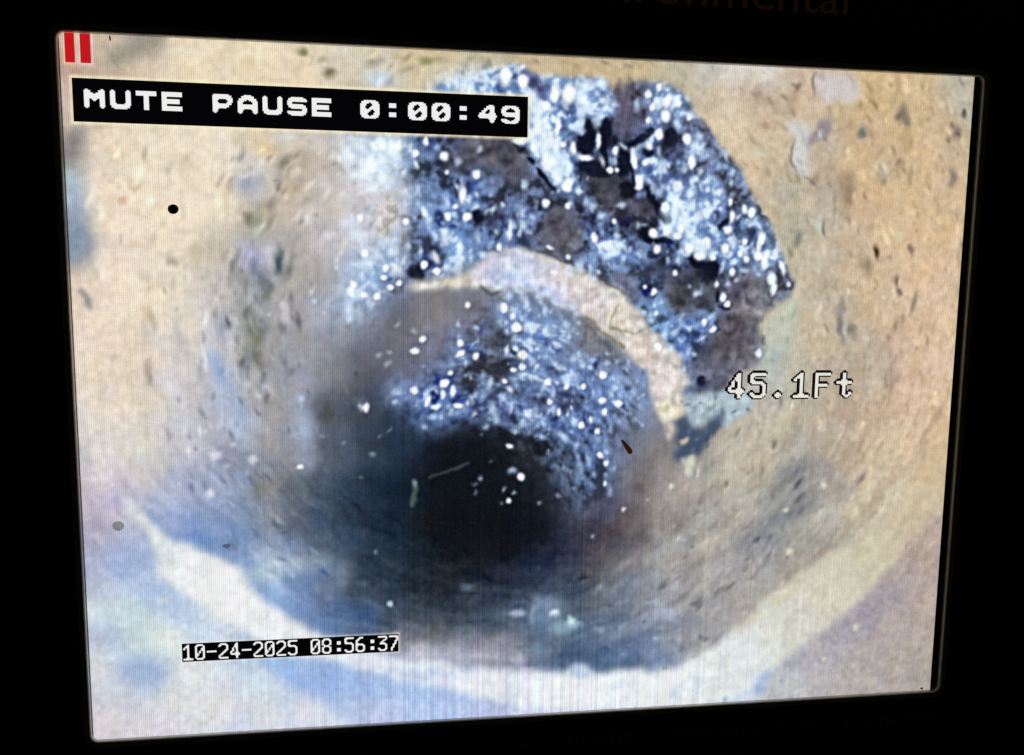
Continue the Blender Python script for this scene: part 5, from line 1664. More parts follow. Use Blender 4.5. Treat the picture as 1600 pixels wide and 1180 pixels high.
 (405.1,169.5,1.4,1.4,0,(206,226,248),0.75,0.25),
 (324.8,205.1,1.6,1.6,0,(206,226,248),0.75,0.25),
 (352.3,216.2,1.8,1.8,0,(206,226,248),0.75,0.25),
 (315.6,169.0,1.6,2.4,0,(206,226,248),0.75,0.25),
 (310.1,212.4,1.6,4.0,20,(206,226,248),0.75,0.25),
 (332.5,223.5,2.0,1.4,30,(206,226,248),0.75,0.25),
 (381.1,212.5,1.2,2.5,-30,(206,226,248),0.75,0.25),
 (287.1,102.3,1.5,1.9,0,(206,226,248),0.75,0.25),
 (301.7,224.5,1.6,2.0,0,(206,226,248),0.75,0.25),
 (470.7,111.3,2.1,2.1,0,(206,226,248),0.75,0.25),
 (474.2,132.0,2.1,2.1,0,(206,226,248),0.75,0.25),
 (442.6,179.0,3.1,1.5,-30,(206,226,248),0.75,0.25),
 (460.9,151.8,1.7,1.7,0,(206,226,248),0.75,0.25),
 (246.6,227.8,3.3,3.0,0,(244,248,250),1,0.9),
 (251.3,220.0,2.2,1.8,0,(244,248,250),1,0.8),
 (245.4,235.6,2.0,3.9,0,(244,248,250),1,0.4),
 (252.6,233.3,2.0,4.3,10,(244,248,250),1,0.4),
 (225.2,232.5,3.1,2.9,0,(244,248,250),1,0.4),
 (234.7,240.4,1.6,4.5,25,(244,248,250),1,0.8),
 (240.6,244.7,3.9,1.6,-5,(244,248,250),1,0.8),
 (256.2,243.6,4.0,1.6,5,(244,248,250),1,0.7),
 (191.6,244.8,2.1,3.9,0,(244,248,250),1,0.4),
 (145.8,286.2,2.7,1.7,0,(244,248,250),1,0.6),
 (290.0,226.2,2.0,1.8,0,(244,248,250),1,0.7),
 (294.0,314.1,1.4,2.3,0,(244,248,250),1,0.4),
 (302.4,296.7,2.0,3.1,-30,(244,248,250),1,0.4),
 (147.3,237.9,2.7,2.7,0,(196,218,246),0.7,0.2),
 (294.1,273.5,2.8,1.2,20,(196,218,246),0.7,0.2),
 (272.9,297.4,1.8,1.8,0,(196,218,246),0.7,0.2),
 (213.4,234.2,3.9,1.9,0,(196,218,246),0.7,0.2),
 (212.2,240.2,2.9,1.6,30,(196,218,246),0.7,0.2),
 (277.9,230.4,4.0,1.2,-40,(196,218,246),0.7,0.2),
 (268.2,237.0,4.0,1.4,-40,(196,218,246),0.7,0.2),
 (295.0,244.6,1.6,6.0,15,(196,218,246),0.7,0.2),
 (281.6,246.9,3.0,6.0,0,(196,218,246),0.7,0.2),
 (232.3,258.5,2.0,2.0,0,(196,218,246),0.7,0.2),
 (284.1,254.3,3.0,3.0,0,(196,218,246),0.7,0.2),
 (297.7,263.1,2.4,2.0,0,(196,218,246),0.7,0.2),
 (265.8,238.2,2.0,3.0,0,(196,218,246),0.7,0.2),
 (302.6,258.2,1.6,2.4,0,(196,218,246),0.7,0.2),
 (188.1,244.2,1.7,2.5,0,(196,218,246),0.7,0.2),
 (276.9,259.1,2.0,2.0,0,(196,218,246),0.7,0.2),
 (238.2,251.3,3.0,2.0,0,(196,218,246),0.7,0.2),
 (251.4,246.6,2.0,2.0,0,(196,218,246),0.7,0.2),
 (244.2,251.4,1.8,3.0,0,(196,218,246),0.7,0.2),
 (288.9,237.2,1.6,3.0,0,(196,218,246),0.7,0.2),
 (195.4,278.0,2.0,2.0,0,(160,186,200),0.55,0),
 (175.6,269.9,1.7,1.2,0,(160,186,200),0.55,0),
 (160.6,264.2,1.5,1.5,0,(160,186,200),0.55,0),
 (225.6,300.1,1.6,2.0,0,(160,186,200),0.55,0),
 (197.2,349.5,1.4,1.4,0,(160,186,200),0.55,0),
 (295.6,292.8,3.5,2.4,0,(160,186,200),0.55,0),
 (268.6,301.0,2.0,1.4,0,(160,186,200),0.55,0),
 (269.9,307.3,1.4,2.0,0,(160,186,200),0.55,0),
 (187.6,294.3,1.2,1.2,0,(160,186,200),0.55,0),
 (290.8,305.3,1.4,1.4,0,(160,186,200),0.55,0),
 (298.2,307.9,1.4,1.4,0,(160,186,200),0.55,0),
 (289.0,316.5,1.4,1.0,0,(160,186,200),0.55,0),
 (207.4,260.6,2.9,0.8,-45,(160,186,200),0.55,0),
 (201.4,264.8,1.6,0.8,-45,(160,186,200),0.55,0),
 (280.7,285.1,1.0,1.0,0,(160,186,200),0.55,0),
 (273.3,265.2,1.0,1.0,0,(160,186,200),0.55,0),
 (362.4,221.9,2.7,3.1,20,(244,248,250),1,0.7),
 (347.6,230.4,2.4,2.6,0,(244,248,250),1,0.7),
 (335.1,230.7,2.2,2.0,0,(244,248,250),1,0.6),
 (321.4,227.0,2.2,2.6,0,(244,248,250),1,0.6),
 (322.9,241.1,2.0,3.0,0,(244,248,250),1,0.8),
 (329.9,249.2,1.8,3.5,0,(244,248,250),1,0.7),
 (336.1,251.1,1.4,2.0,0,(244,248,250),1,0.4),
 (347.0,258.7,2.7,2.9,0,(244,248,250),1,0.8),
 (353.8,255.0,1.4,2.3,0,(244,248,250),1,0.4),
 (359.0,263.2,2.1,2.7,0,(244,248,250),1,0.7),
 (362.3,240.8,2.9,2.7,20,(244,248,250),1,0.6),
 (374.4,243.4,3.1,2.7,10,(244,248,250),1,0.8),
 (363.8,249.5,2.1,2.7,0,(244,248,250),1,0.4),
 (302.6,296.7,2.5,3.3,-30,(244,248,250),1,0.4),
 (293.7,273.5,3.0,1.4,10,(244,248,250),1,0.4),
 (293.5,314.1,1.4,2.3,0,(244,248,250),1,0.4),
 (365.7,303.1,1.7,2.5,0,(244,248,250),1,0.4),
 (361.4,281.5,3.1,2.1,30,(244,248,250),1,0.4),
 (366.0,287.9,2.3,2.1,0,(244,248,250),1,0.4),
 (289.6,226.2,2.0,1.6,0,(244,248,250),1,0.8),
 (342.9,306.4,1.9,1.9,0,(186,210,244),0.62,0.15),
 (356.6,296.0,1.5,1.9,0,(186,210,244),0.62,0.15),
 (333.8,289.8,1.4,2.5,0,(186,210,244),0.62,0.15),
 (294.0,245.2,1.6,5.0,0,(186,210,244),0.62,0.15),
 (312.5,248.4,2.4,5.1,0,(186,210,244),0.62,0.15),
 (305.9,258.2,3.0,2.4,0,(186,210,244),0.62,0.15),
 (349.1,241.3,2.7,3.1,20,(186,210,244),0.62,0.15),
 (315.4,237.4,1.6,3.0,0,(186,210,244),0.62,0.15),
 (372.8,231.6,4.1,1.2,35,(186,210,244),0.62,0.15),
 (383.1,239.1,1.7,2.1,0,(186,210,244),0.62,0.15),
 (326.5,233.7,1.4,3.0,0,(186,210,244),0.62,0.15),
 (355.3,236.4,1.6,4.1,0,(186,210,244),0.62,0.15),
 (368.5,261.5,1.7,4.1,0,(186,210,244),0.62,0.15),
 (336.9,259.8,1.6,1.6,0,(186,210,244),0.62,0.15),
 (323.2,260.9,1.4,2.0,0,(186,210,244),0.62,0.15),
 (317.1,267.0,3.1,1.6,40,(186,210,244),0.62,0.15),
 (359.8,270.1,1.7,2.1,0,(186,210,244),0.62,0.15),
 (371.8,291.8,1.5,2.1,0,(186,210,244),0.62,0.15),
 (369.7,309.6,2.1,3.1,0,(186,210,244),0.62,0.15),
 (330.4,311.2,1.7,2.1,0,(186,210,244),0.62,0.15),
 (316.6,316.0,1.4,1.9,0,(186,210,244),0.62,0.15),
 (357.7,343.3,1.5,1.5,0,(186,210,244),0.62,0.15),
 (296.4,291.6,3.1,2.4,0,(186,210,244),0.62,0.15),
 (322.3,278.3,1.6,2.0,0,(186,210,244),0.62,0.15),
 (343.5,273.7,1.4,4.1,0,(186,210,244),0.62,0.15),
 (378.3,249.1,6.2,1.0,38,(186,210,244),0.62,0.15),
 (388.7,255.4,5.2,1.0,45,(186,210,244),0.62,0.15),
 (392.7,259.3,1.5,2.1,0,(186,210,244),0.62,0.15),
 (287.3,239.6,1.6,5.0,0,(186,210,244),0.62,0.15),
 (299.6,249.5,1.4,4.0,0,(186,210,244),0.62,0.15),
 (340.2,235.1,1.6,1.6,0,(186,210,244),0.62,0.15),
 (318.9,221.4,2.0,1.6,0,(186,210,244),0.62,0.15),
 (297.3,263.0,2.0,1.4,0,(186,210,244),0.62,0.15),
 (349.1,299.0,1.2,1.2,0,(186,210,244),0.62,0.15),
 (340.1,293.7,1.2,1.9,0,(186,210,244),0.62,0.15),
 (366.4,279.1,2.1,1.5,0,(186,210,244),0.62,0.15),
 (297.8,307.9,1.2,1.6,0,(186,210,244),0.62,0.15),
 (290.4,306.5,1.0,1.0,0,(186,210,244),0.62,0.15),
 (416.2,306.2,1.7,2.1,0,(226,230,220),0.8,0.1),
 (398.3,315.4,1.1,1.1,0,(226,230,220),0.8,0.1),
 (380.3,322.7,1.1,1.5,0,(226,230,220),0.8,0.1),
 (436.8,295.7,1.5,3.2,0,(226,230,220),0.8,0.1),
 (87.8,276.8,4.0,4.0,0,(222,222,234),0.8,0.12),
 (113.6,280.5,2.9,2.9,0,(222,222,234),0.8,0.12),
 (84.2,304.5,3.6,3.6,0,(222,222,234),0.8,0.12),
 (96.0,284.9,2.8,2.8,0,(216,218,230),0.5,0),
 (56.8,226.2,4.6,5.5,0,(216,218,230),0.5,0),
 (123.3,230.1,2.8,3.8,0,(216,218,230),0.5,0),
 (118.6,235.9,2.3,1.9,0,(216,218,230),0.5,0),
 (100.9,269.9,1.9,1.3,0,(216,218,230),0.5,0),
 (49.4,250.5,2.8,3.7,0,(216,218,230),0.5,0),
 (207.2,388.9,2.4,2.6,0,(190,214,224),0.9,0.3),
 (513.4,360.2,3.1,3.1,0,(226,218,198),0.85,0.15),
 (538.8,308.3,2.7,2.9,0,(226,218,198),0.85,0.15),
 (508.3,327.4,2.9,1.8,-20,(226,218,198),0.85,0.15),
 (572.4,423.9,3.0,3.5,0,(216,206,190),0.8,0.25),
 (546.3,449.1,2.5,2.8,0,(216,206,190),0.8,0.25),
 (50.3,379.1,5.4,4.2,0,(206,214,222),0.55,0),
 (4.0,382.6,4.7,4.2,0,(206,214,222),0.55,0),
 (12.9,367.2,3.2,2.6,0,(206,214,222),0.55,0),
 (478.7,123.3,2.7,7.2,15,(216,228,236),1,0.35),
 (482.5,133.1,4.1,3.1,-30,(216,228,236),1,0.35),
 (488.6,151.4,3.8,6.3,-15,(216,228,236),1,0.35),
 (490.3,158.9,2.5,5.2,10,(216,228,236),1,0.35),
 (482.9,141.6,2.1,3.1,0,(216,228,236),1,0.35),
 (502.0,155.0,2.1,2.1,0,(216,228,236),1,0.35),
 (480.8,206.4,3.2,3.2,0,(216,228,236),1,0.35),
 (496.0,141.5,2.1,5.2,-30,(216,228,236),1,0.35),
 (479.2,229.7,2.1,2.1,0,(244,248,250),0.6,0.2),
 (343.3,143.6,3.0,4.0,0,(192,214,244),0.85,0),
 (336.0,146.1,2.0,4.0,0,(192,214,244),0.85,0),
 (350.7,145.9,1.6,4.0,0,(192,214,244),0.85,0),
 (327.3,142.6,1.4,2.4,0,(192,214,244),0.85,0),
 (287.7,158.5,2.9,2.0,0,(192,214,244),0.85,0),
 (299.7,162.0,3.9,1.8,10,(192,214,244),0.85,0),
 (313.1,165.4,3.0,2.4,0,(192,214,244),0.85,0),
 (325.4,168.9,3.4,2.0,20,(192,214,244),0.85,0),
 (337.7,172.4,3.0,2.4,30,(192,214,244),0.85,0),
 (292.5,165.6,2.4,3.9,0,(192,214,244),0.85,0),
 (304.7,170.3,2.0,4.3,0,(192,214,244),0.85,0),
 (318.1,174.9,2.0,4.0,0,(192,214,244),0.85,0),
 (391.4,176.9,2.6,2.0,0,(192,214,244),0.85,0),
 (396.6,181.7,3.1,1.6,45,(192,214,244),0.85,0),
 (407.2,194.0,3.1,2.1,40,(192,214,244),0.85,0),
 (412.6,201.4,2.5,2.5,0,(192,214,244),0.85,0),
 (304.2,137.0,1.4,2.0,0,(192,214,244),0.85,0),
 (353.3,153.0,2.4,1.4,30,(192,214,244),0.85,0),
 (296.0,149.0,1.8,2.5,0,(192,214,244),0.85,0),
 (309.3,151.2,1.4,2.9,0,(192,214,244),0.85,0),
 (321.5,158.2,2.0,1.4,0,(192,214,244),0.85,0),
 (290.0,151.4,2.0,1.4,0,(192,214,244),0.85,0),
 (332.6,160.4,1.6,2.0,0,(192,214,244),0.85,0),
 (316.4,144.0,1.2,2.4,0,(192,214,244),0.85,0),
 (343.7,162.7,1.4,1.2,0,(192,214,244),0.85,0),
 (298.9,158.4,3.9,2.9,0,(210,218,238),0.55,0),
 (289.2,156.1,2.9,2.0,0,(210,218,238),0.55,0),
 (302.6,165.5,3.0,3.9,0,(210,218,238),0.55,0),
 (279.6,144.5,2.9,2.9,0,(210,218,238),0.55,0),
 (267.7,147.0,3.9,1.5,-10,(210,218,238),0.55,0),
 (253.5,147.2,3.9,1.5,-20,(210,218,238),0.55,0),
 (241.7,152.0,2.9,1.3,0,(210,218,238),0.55,0),
 (430.9,243.3,4.2,1.7,-10,(196,210,212),0.8,0.1),
 (443.9,242.1,5.3,3.2,0,(196,210,212),0.8,0.1),
 (437.6,249.6,3.2,3.2,30,(196,210,212),0.8,0.1),
 (450.5,244.7,2.1,4.2,30,(196,210,212),0.8,0.1),
 (461.0,243.5,4.2,2.1,-20,(196,210,212),0.8,0.1),
 (471.5,242.3,4.3,3.2,0,(196,210,212),0.8,0.1),
 (466.6,251.2,2.6,2.1,0,(196,210,212),0.8,0.1),
 (435.3,257.2,2.5,1.7,0,(196,210,212),0.8,0.1),
 (460.2,255.0,1.7,2.6,0,(196,210,212),0.8,0.1),
 (427.0,244.5,2.5,1.3,-20,(84,100,116),0.7,0),
 (437.4,243.3,1.5,1.5,0,(84,100,116),0.7,0),
 (454.7,249.8,1.3,3.2,0,(84,100,116),0.7,0),
 (463.9,249.9,2.1,0.9,-30,(84,100,116),0.7,0),
 (449.0,239.6,1.1,1.7,0,(84,100,116),0.7,0),
 (423.0,241.9,1.7,0.8,0,(84,100,116),0.7,0),
 (474.4,248.7,1.1,1.7,0,(84,100,116),0.7,0),
 (429.1,264.8,1.5,2.1,0,(104,120,140),0.5,0),
 (435.8,270.0,2.1,1.3,-30,(104,120,140),0.5,0),
 (424.9,258.4,1.5,1.1,0,(104,120,140),0.5,0),
 (442.1,263.7,1.5,2.5,30,(104,120,140),0.5,0),
 (432.2,278.9,2.1,1.1,-20,(104,120,140),0.5,0),
 (492.9,183.8,2.5,3.6,30,(196,208,190),0.5,0),
 (500.4,176.2,3.2,2.1,-40,(196,208,190),0.5,0),
 (490.7,193.8,3.2,2.1,0,(196,208,190),0.5,0),
 (499.7,188.7,2.1,4.2,0,(196,208,190),0.5,0),
 (496.4,201.3,3.2,2.1,-30,(196,208,190),0.5,0),
 (488.7,206.4,2.5,3.2,0,(196,208,190),0.5,0),
 (504.1,171.2,1.7,2.7,20,(196,208,190),0.5,0),
 (507.1,176.2,1.1,5.3,15,(134,150,138),0.45,0),
 (498.0,181.2,1.3,2.1,0,(134,150,138),0.45,0),
 (487.8,188.8,1.3,1.7,0,(134,150,138),0.45,0),
 (502.8,196.3,1.5,3.2,20,(134,150,138),0.45,0),
 (492.9,211.4,2.1,1.1,0,(134,150,138),0.45,0),
 (192.5,79.3,6.8,9.5,0,(226,238,244),0.8,0),
 (202.8,67.8,5.0,11.3,10,(226,238,244),0.8,0),
 (180.8,70.7,4.5,7.8,0,(226,238,244),0.8,0),
 (213.0,67.5,3.8,9.0,0,(226,238,244),0.8,0),
 (189.3,63.8,4.5,4.5,0,(226,238,244),0.8,0),
 (205.0,85.7,6.8,4.5,0,(226,238,244),0.8,0),
 (197.0,92.7,6.8,4.5,0,(226,238,244),0.8,0),
 (184.6,84.0,4.5,4.5,0,(226,238,244),0.8,0),
 (186.4,124.0,5.7,4.6,0,(214,226,240),0.6,0),
 (182.0,117.3,5.7,6.8,0,(214,226,240),0.6,0),
 (197.7,138.7,5.7,4.6,0,(214,226,240),0.6,0),
 (190.8,145.7,4.6,5.7,0,(214,226,240),0.6,0),
 (212.6,147.7,4.6,3.5,0,(214,226,240),0.6,0),
 (184.9,164.2,6.9,4.6,0,(214,226,240),0.6,0),
 (181.3,175.9,4.6,6.9,0,(214,226,240),0.6,0),
 (204.7,128.2,4.6,3.4,0,(214,226,240),0.6,0),
 (313.7,48.2,5.8,12.8,-10,(216,232,246),0.7,0),
 (320.0,67.5,7.0,10.6,-25,(216,232,246),0.7,0),
 (308.8,34.8,4.6,9.3,0,(216,232,246),0.7,0),
 (325.0,80.0,4.7,8.3,-30,(216,232,246),0.7,0),
 (412.1,113.7,7.4,7.4,0,(206,226,244),0.6,0),
 (425.1,124.3,7.4,6.2,0,(206,226,244),0.6,0),
 (435.6,131.4,7.5,6.2,0,(206,226,244),0.6,0),
 (406.7,104.3,4.9,7.3,0,(206,226,244),0.6,0),
 (380.2,226.6,3.8,1.8,35,(176,202,240),0.6,0),
 (385.6,235.4,3.0,1.8,40,(176,202,240),0.6,0),
 (370.1,224.1,2.5,2.5,0,(176,202,240),0.6,0),
 (391.0,246.7,3.8,1.3,45,(176,202,240),0.6,0),
 (375.4,236.6,2.0,2.0,0,(176,202,240),0.6,0),
 (393.0,229.2,2.5,1.3,40,(176,202,240),0.6,0),
 (383.5,250.4,2.5,1.3,45,(176,202,240),0.6,0),
 (372.0,251.5,1.8,2.5,0,(176,202,240),0.6,0),
 (367.8,234.0,2.5,2.0,0,(176,202,240),0.6,0),
 (372.2,211.3,2.0,1.5,30,(190,212,244),0.7,0.1),
 (380.0,218.7,2.5,1.5,40,(190,212,244),0.7,0.1),
 (364.6,206.4,1.7,1.2,0,(190,212,244),0.7,0.1),
 (354.7,211.3,2.5,1.7,30,(190,212,244),0.7,0.1),
 (347.2,213.7,2.0,2.0,0,(190,212,244),0.7,0.1),
 (339.7,211.2,2.5,1.5,40,(190,212,244),0.7,0.1),
 (387.8,226.2,2.3,1.3,45,(190,212,244),0.7,0.1),
 (370.1,224.9,2.2,1.7,0,(190,212,244),0.7,0.1),
 (355.0,224.8,2.0,2.5,0,(190,212,244),0.7,0.1),
 (341.2,222.3,2.2,1.7,0,(190,212,244),0.7,0.1)]
PIPE_AXIS = (294.8, 191.3)
WALL_MARKS = [
 (454.1,3.4,636.0,98.2,130,0.9,2.6,0.72),
 (497.9,101.3,642.8,250.1,140,0.8,2.5,0.72),
 (430.4,257.8,624.1,362.7,130,0.8,2.4,0.55),
 (418.3,335.9,551.4,412.3,60,0.8,2.2,0.5),
 (91.9,68.7,147.0,227.4,130,0.9,3.4,0.66),
 (145.8,62.7,204.6,164.9,70,0.9,3.0,0.52),
 (56.4,153.5,123.9,299.6,100,0.9,2.4,0.5),
 (117.5,200.7,185.5,319.7,40,0.8,2.0,0.5),
 (7.9,67.4,87.2,227.1,30,1.2,3.6,0.6),
 (130.4,3.5,248.7,15.9,16,1.0,3.0,0.7),
 (306.0,1.5,478.3,5.9,14,0.8,2.0,0.7),
 (84.8,307.9,167.0,366.4,30,1.0,2.5,0.5),
 (345.1,373.1,457.8,439.1,40,1.0,3.0,0.5)]
BORE = (273.7, 322.1, 52.0)
RIMPTS = [
 (25.5,310.9,214,212,216),
 (45.3,343.3,220,226,228),
 (82.8,377.2,236,237,238),
 (134.8,412.8,233,235,239),
 (202.8,445.6,220,227,240),
 (273.7,462.2,226,231,241),
 (346.9,461.4,232,238,243),
 (422.3,452.7,230,236,238),
 (473.7,445.1,220,226,225),
 (514.3,415.8,214,213,202),
 (550.2,391.3,208,203,184),
 (585.9,361.4,204,193,166),
 (615.9,326.1,203,186,155),
 (629.6,290.5,208,183,147),
 (638.1,260.2,214,184,146)]
BORE_HOLE = (281.1, 308.9, 51.0, 52.0)
FAR_END = (277.3, 307.9)

NX, NY = 960, 720
STEP = VW / NX
gx = np.linspace(0, VW, NX + 1); gy = np.linspace(0, VH, NY + 1)
X, Y = np.meshgrid(gx, gy)
_lat = {}
def vnoise(seed, x, y):
    if seed not in _lat: _lat[seed] = np.random.default_rng(seed).random((256, 256)).astype(np.float32)
    L = _lat[seed]
    xi = np.floor(x).astype(int); yi = np.floor(y).astype(int)
    fx = x - xi; fy = y - yi; fx = fx * fx * (3 - 2 * fx); fy = fy * fy * (3 - 2 * fy)
    x0, x1, y0, y1 = xi & 255, (xi + 1) & 255, yi & 255, (yi + 1) & 255
    return (L[y0, x0] * (1 - fx) + L[y0, x1] * fx) * (1 - fy) + (L[y1, x0] * (1 - fx) + L[y1, x1] * fx) * fy - 0.5
def fbm(seed, x, y, octv=3, gain=0.5):
    s = 0; a = 1.0; ca, sa = math.cos(0.6), math.sin(0.6)
    for k in range(octv):
        s = s + a * vnoise(seed + k, x + 17.3 * k, y + 9.1 * k)
        x, y = (x * ca - y * sa) * 2, (x * sa + y * ca) * 2; a *= gain
    return s
def smooth(a, b, t):
    t = np.clip((t - a) / (b - a), 0, 1); return t * t * (3 - 2 * t)
def blur1(a, s, ax):
    r = max(1, int(3 * s + 0.5)); k = np.exp(-0.5 * (np.arange(-r, r + 1) / s) ** 2); k /= k.sum()
    a = np.moveaxis(a, ax, 0); p = np.concatenate([np.repeat(a[:1], r, 0), a, np.repeat(a[-1:], r, 0)])
    out = sum(k[i] * p[i:i + a.shape[0]] for i in range(2 * r + 1))
    return np.moveaxis(out, 0, ax)
def blur(a, s): return a if s < 0.25 else blur1(blur1(a, s, 0), s, 1)

WX = X + 2.2 * fbm(11, X / 9, Y / 9, 3); WY = Y + 2.2 * fbm(21, X / 9, Y / 9, 3)     # ragged outlines

FX = X + 1.5 * fbm(121, X / 2.6, Y / 2.6, 2); FY = Y + 1.5 * fbm(131, X / 2.6, Y / 2.6, 2)  # finer raggedness for stones

def shepard(pts, nval, power=4.0, cx=161, cy=121):
    P = np.array(pts, float)
    a, b = np.meshgrid(np.linspace(0, VW, cx), np.linspace(0, VH, cy))
    d2 = (a[..., None] - P[:, 0]) ** 2 + (b[..., None] - P[:, 1]) ** 2 + 9.0
    w = d2 ** (-power / 2); w /= w.sum(-1, keepdims=True)
    V = blur(w @ P[:, 2:2 + nval], 0.9)
    fx = np.linspace(0, cx - 1.001, NX + 1); fy = np.linspace(0, cy - 1.001, NY + 1)
    ix = fx.astype(int); iy = fy.astype(int); tx = (fx - ix)[None, :, None]; ty = (fy - iy)[:, None, None]
    r0 = V[iy]; r1 = V[iy + 1]
    q0 = r0[:, ix] * (1 - tx) + r0[:, ix + 1] * tx; q1 = r1[:, ix] * (1 - tx) + r1[:, ix + 1] * tx
    return q0 * (1 - ty) + q1 * ty
def box(x0, y0, x1, y1):
    return (slice(max(0, int(y0 / STEP)), min(NY + 1, int(y1 / STEP) + 2)), slice(max(0, int(x0 / STEP)), min(NX + 1, int(x1 / STEP) + 2)))
def over(img, s, w, c):
    img[s] += w[..., None] * (np.asarray(c, float) - img[s])
def poly_mask(pts, soft, rag=1.0):
    P = np.array(pts); m = 3 * soft + 4
    s = box(P[:, 0].min() - m, P[:, 1].min() - m, P[:, 0].max() + m, P[:, 1].max() + m)
    x = X[s] + (WX[s] - X[s]) * rag + (FX[s] - X[s]) * (rag - 1); y = Y[s] + (WY[s] - Y[s]) * rag + (FY[s] - Y[s]) * (rag - 1); ins = np.zeros(x.shape, bool)
    for (xa, ya), (xb, yb) in zip(pts, pts[1:] + pts[:1]):
        if ya == yb: continue
        ins ^= ((ya > y) != (yb > y)) & (x < (xb - xa) * (y - ya) / (yb - ya) + xa)
    return s, blur(ins.astype(float), soft / STEP)
def stroke(img, c, a, wd, soft, pts):
    P = np.array(pts); m = wd + soft + 3
    s = box(P[:, 0].min() - m, P[:, 1].min() - m, P[:, 0].max() + m, P[:, 1].max() + m)
    x, y = WX[s], WY[s]; d = np.full(x.shape, 1e9)
    for (xa, ya), (xb, yb) in zip(pts, pts[1:]):
        L = (xb - xa) ** 2 + (yb - ya) ** 2 + 1e-9
        t = np.clip(((x - xa) * (xb - xa) + (y - ya) * (yb - ya)) / L, 0, 1)
        d = np.minimum(d, np.hypot(x - xa - t * (xb - xa), y - ya - t * (yb - ya)))
    over(img, s, a * (1 - smooth(wd / 2 - soft * 0.5, wd / 2 + soft, d)), c)
def ell(x, y, rx, ry, rot, grow, warp=1.0, AX=None, AY=None):
    AX = WX if AX is None else AX; AY = WY if AY is None else AY
    m = max(rx, ry) * grow + 3; s = box(x - m, y - m, x + m, y + m)
    px = X[s] + (AX[s] - X[s]) * warp - x; py = Y[s] + (AY[s] - Y[s]) * warp - y
    c, n_ = math.cos(math.radians(rot)), math.sin(math.radians(rot))
    return s, np.hypot((px * c + py * n_) / rx, (-px * n_ + py * c) / ry)
def blob(img, x, y, rx, ry, rot, c, a, lo=0.35, hi=1.25, warp=1.4):
    s, d = ell(x, y, rx, ry, rot, hi + 0.1, warp); over(img, s, a * (1 - smooth(lo, hi, d)), c)

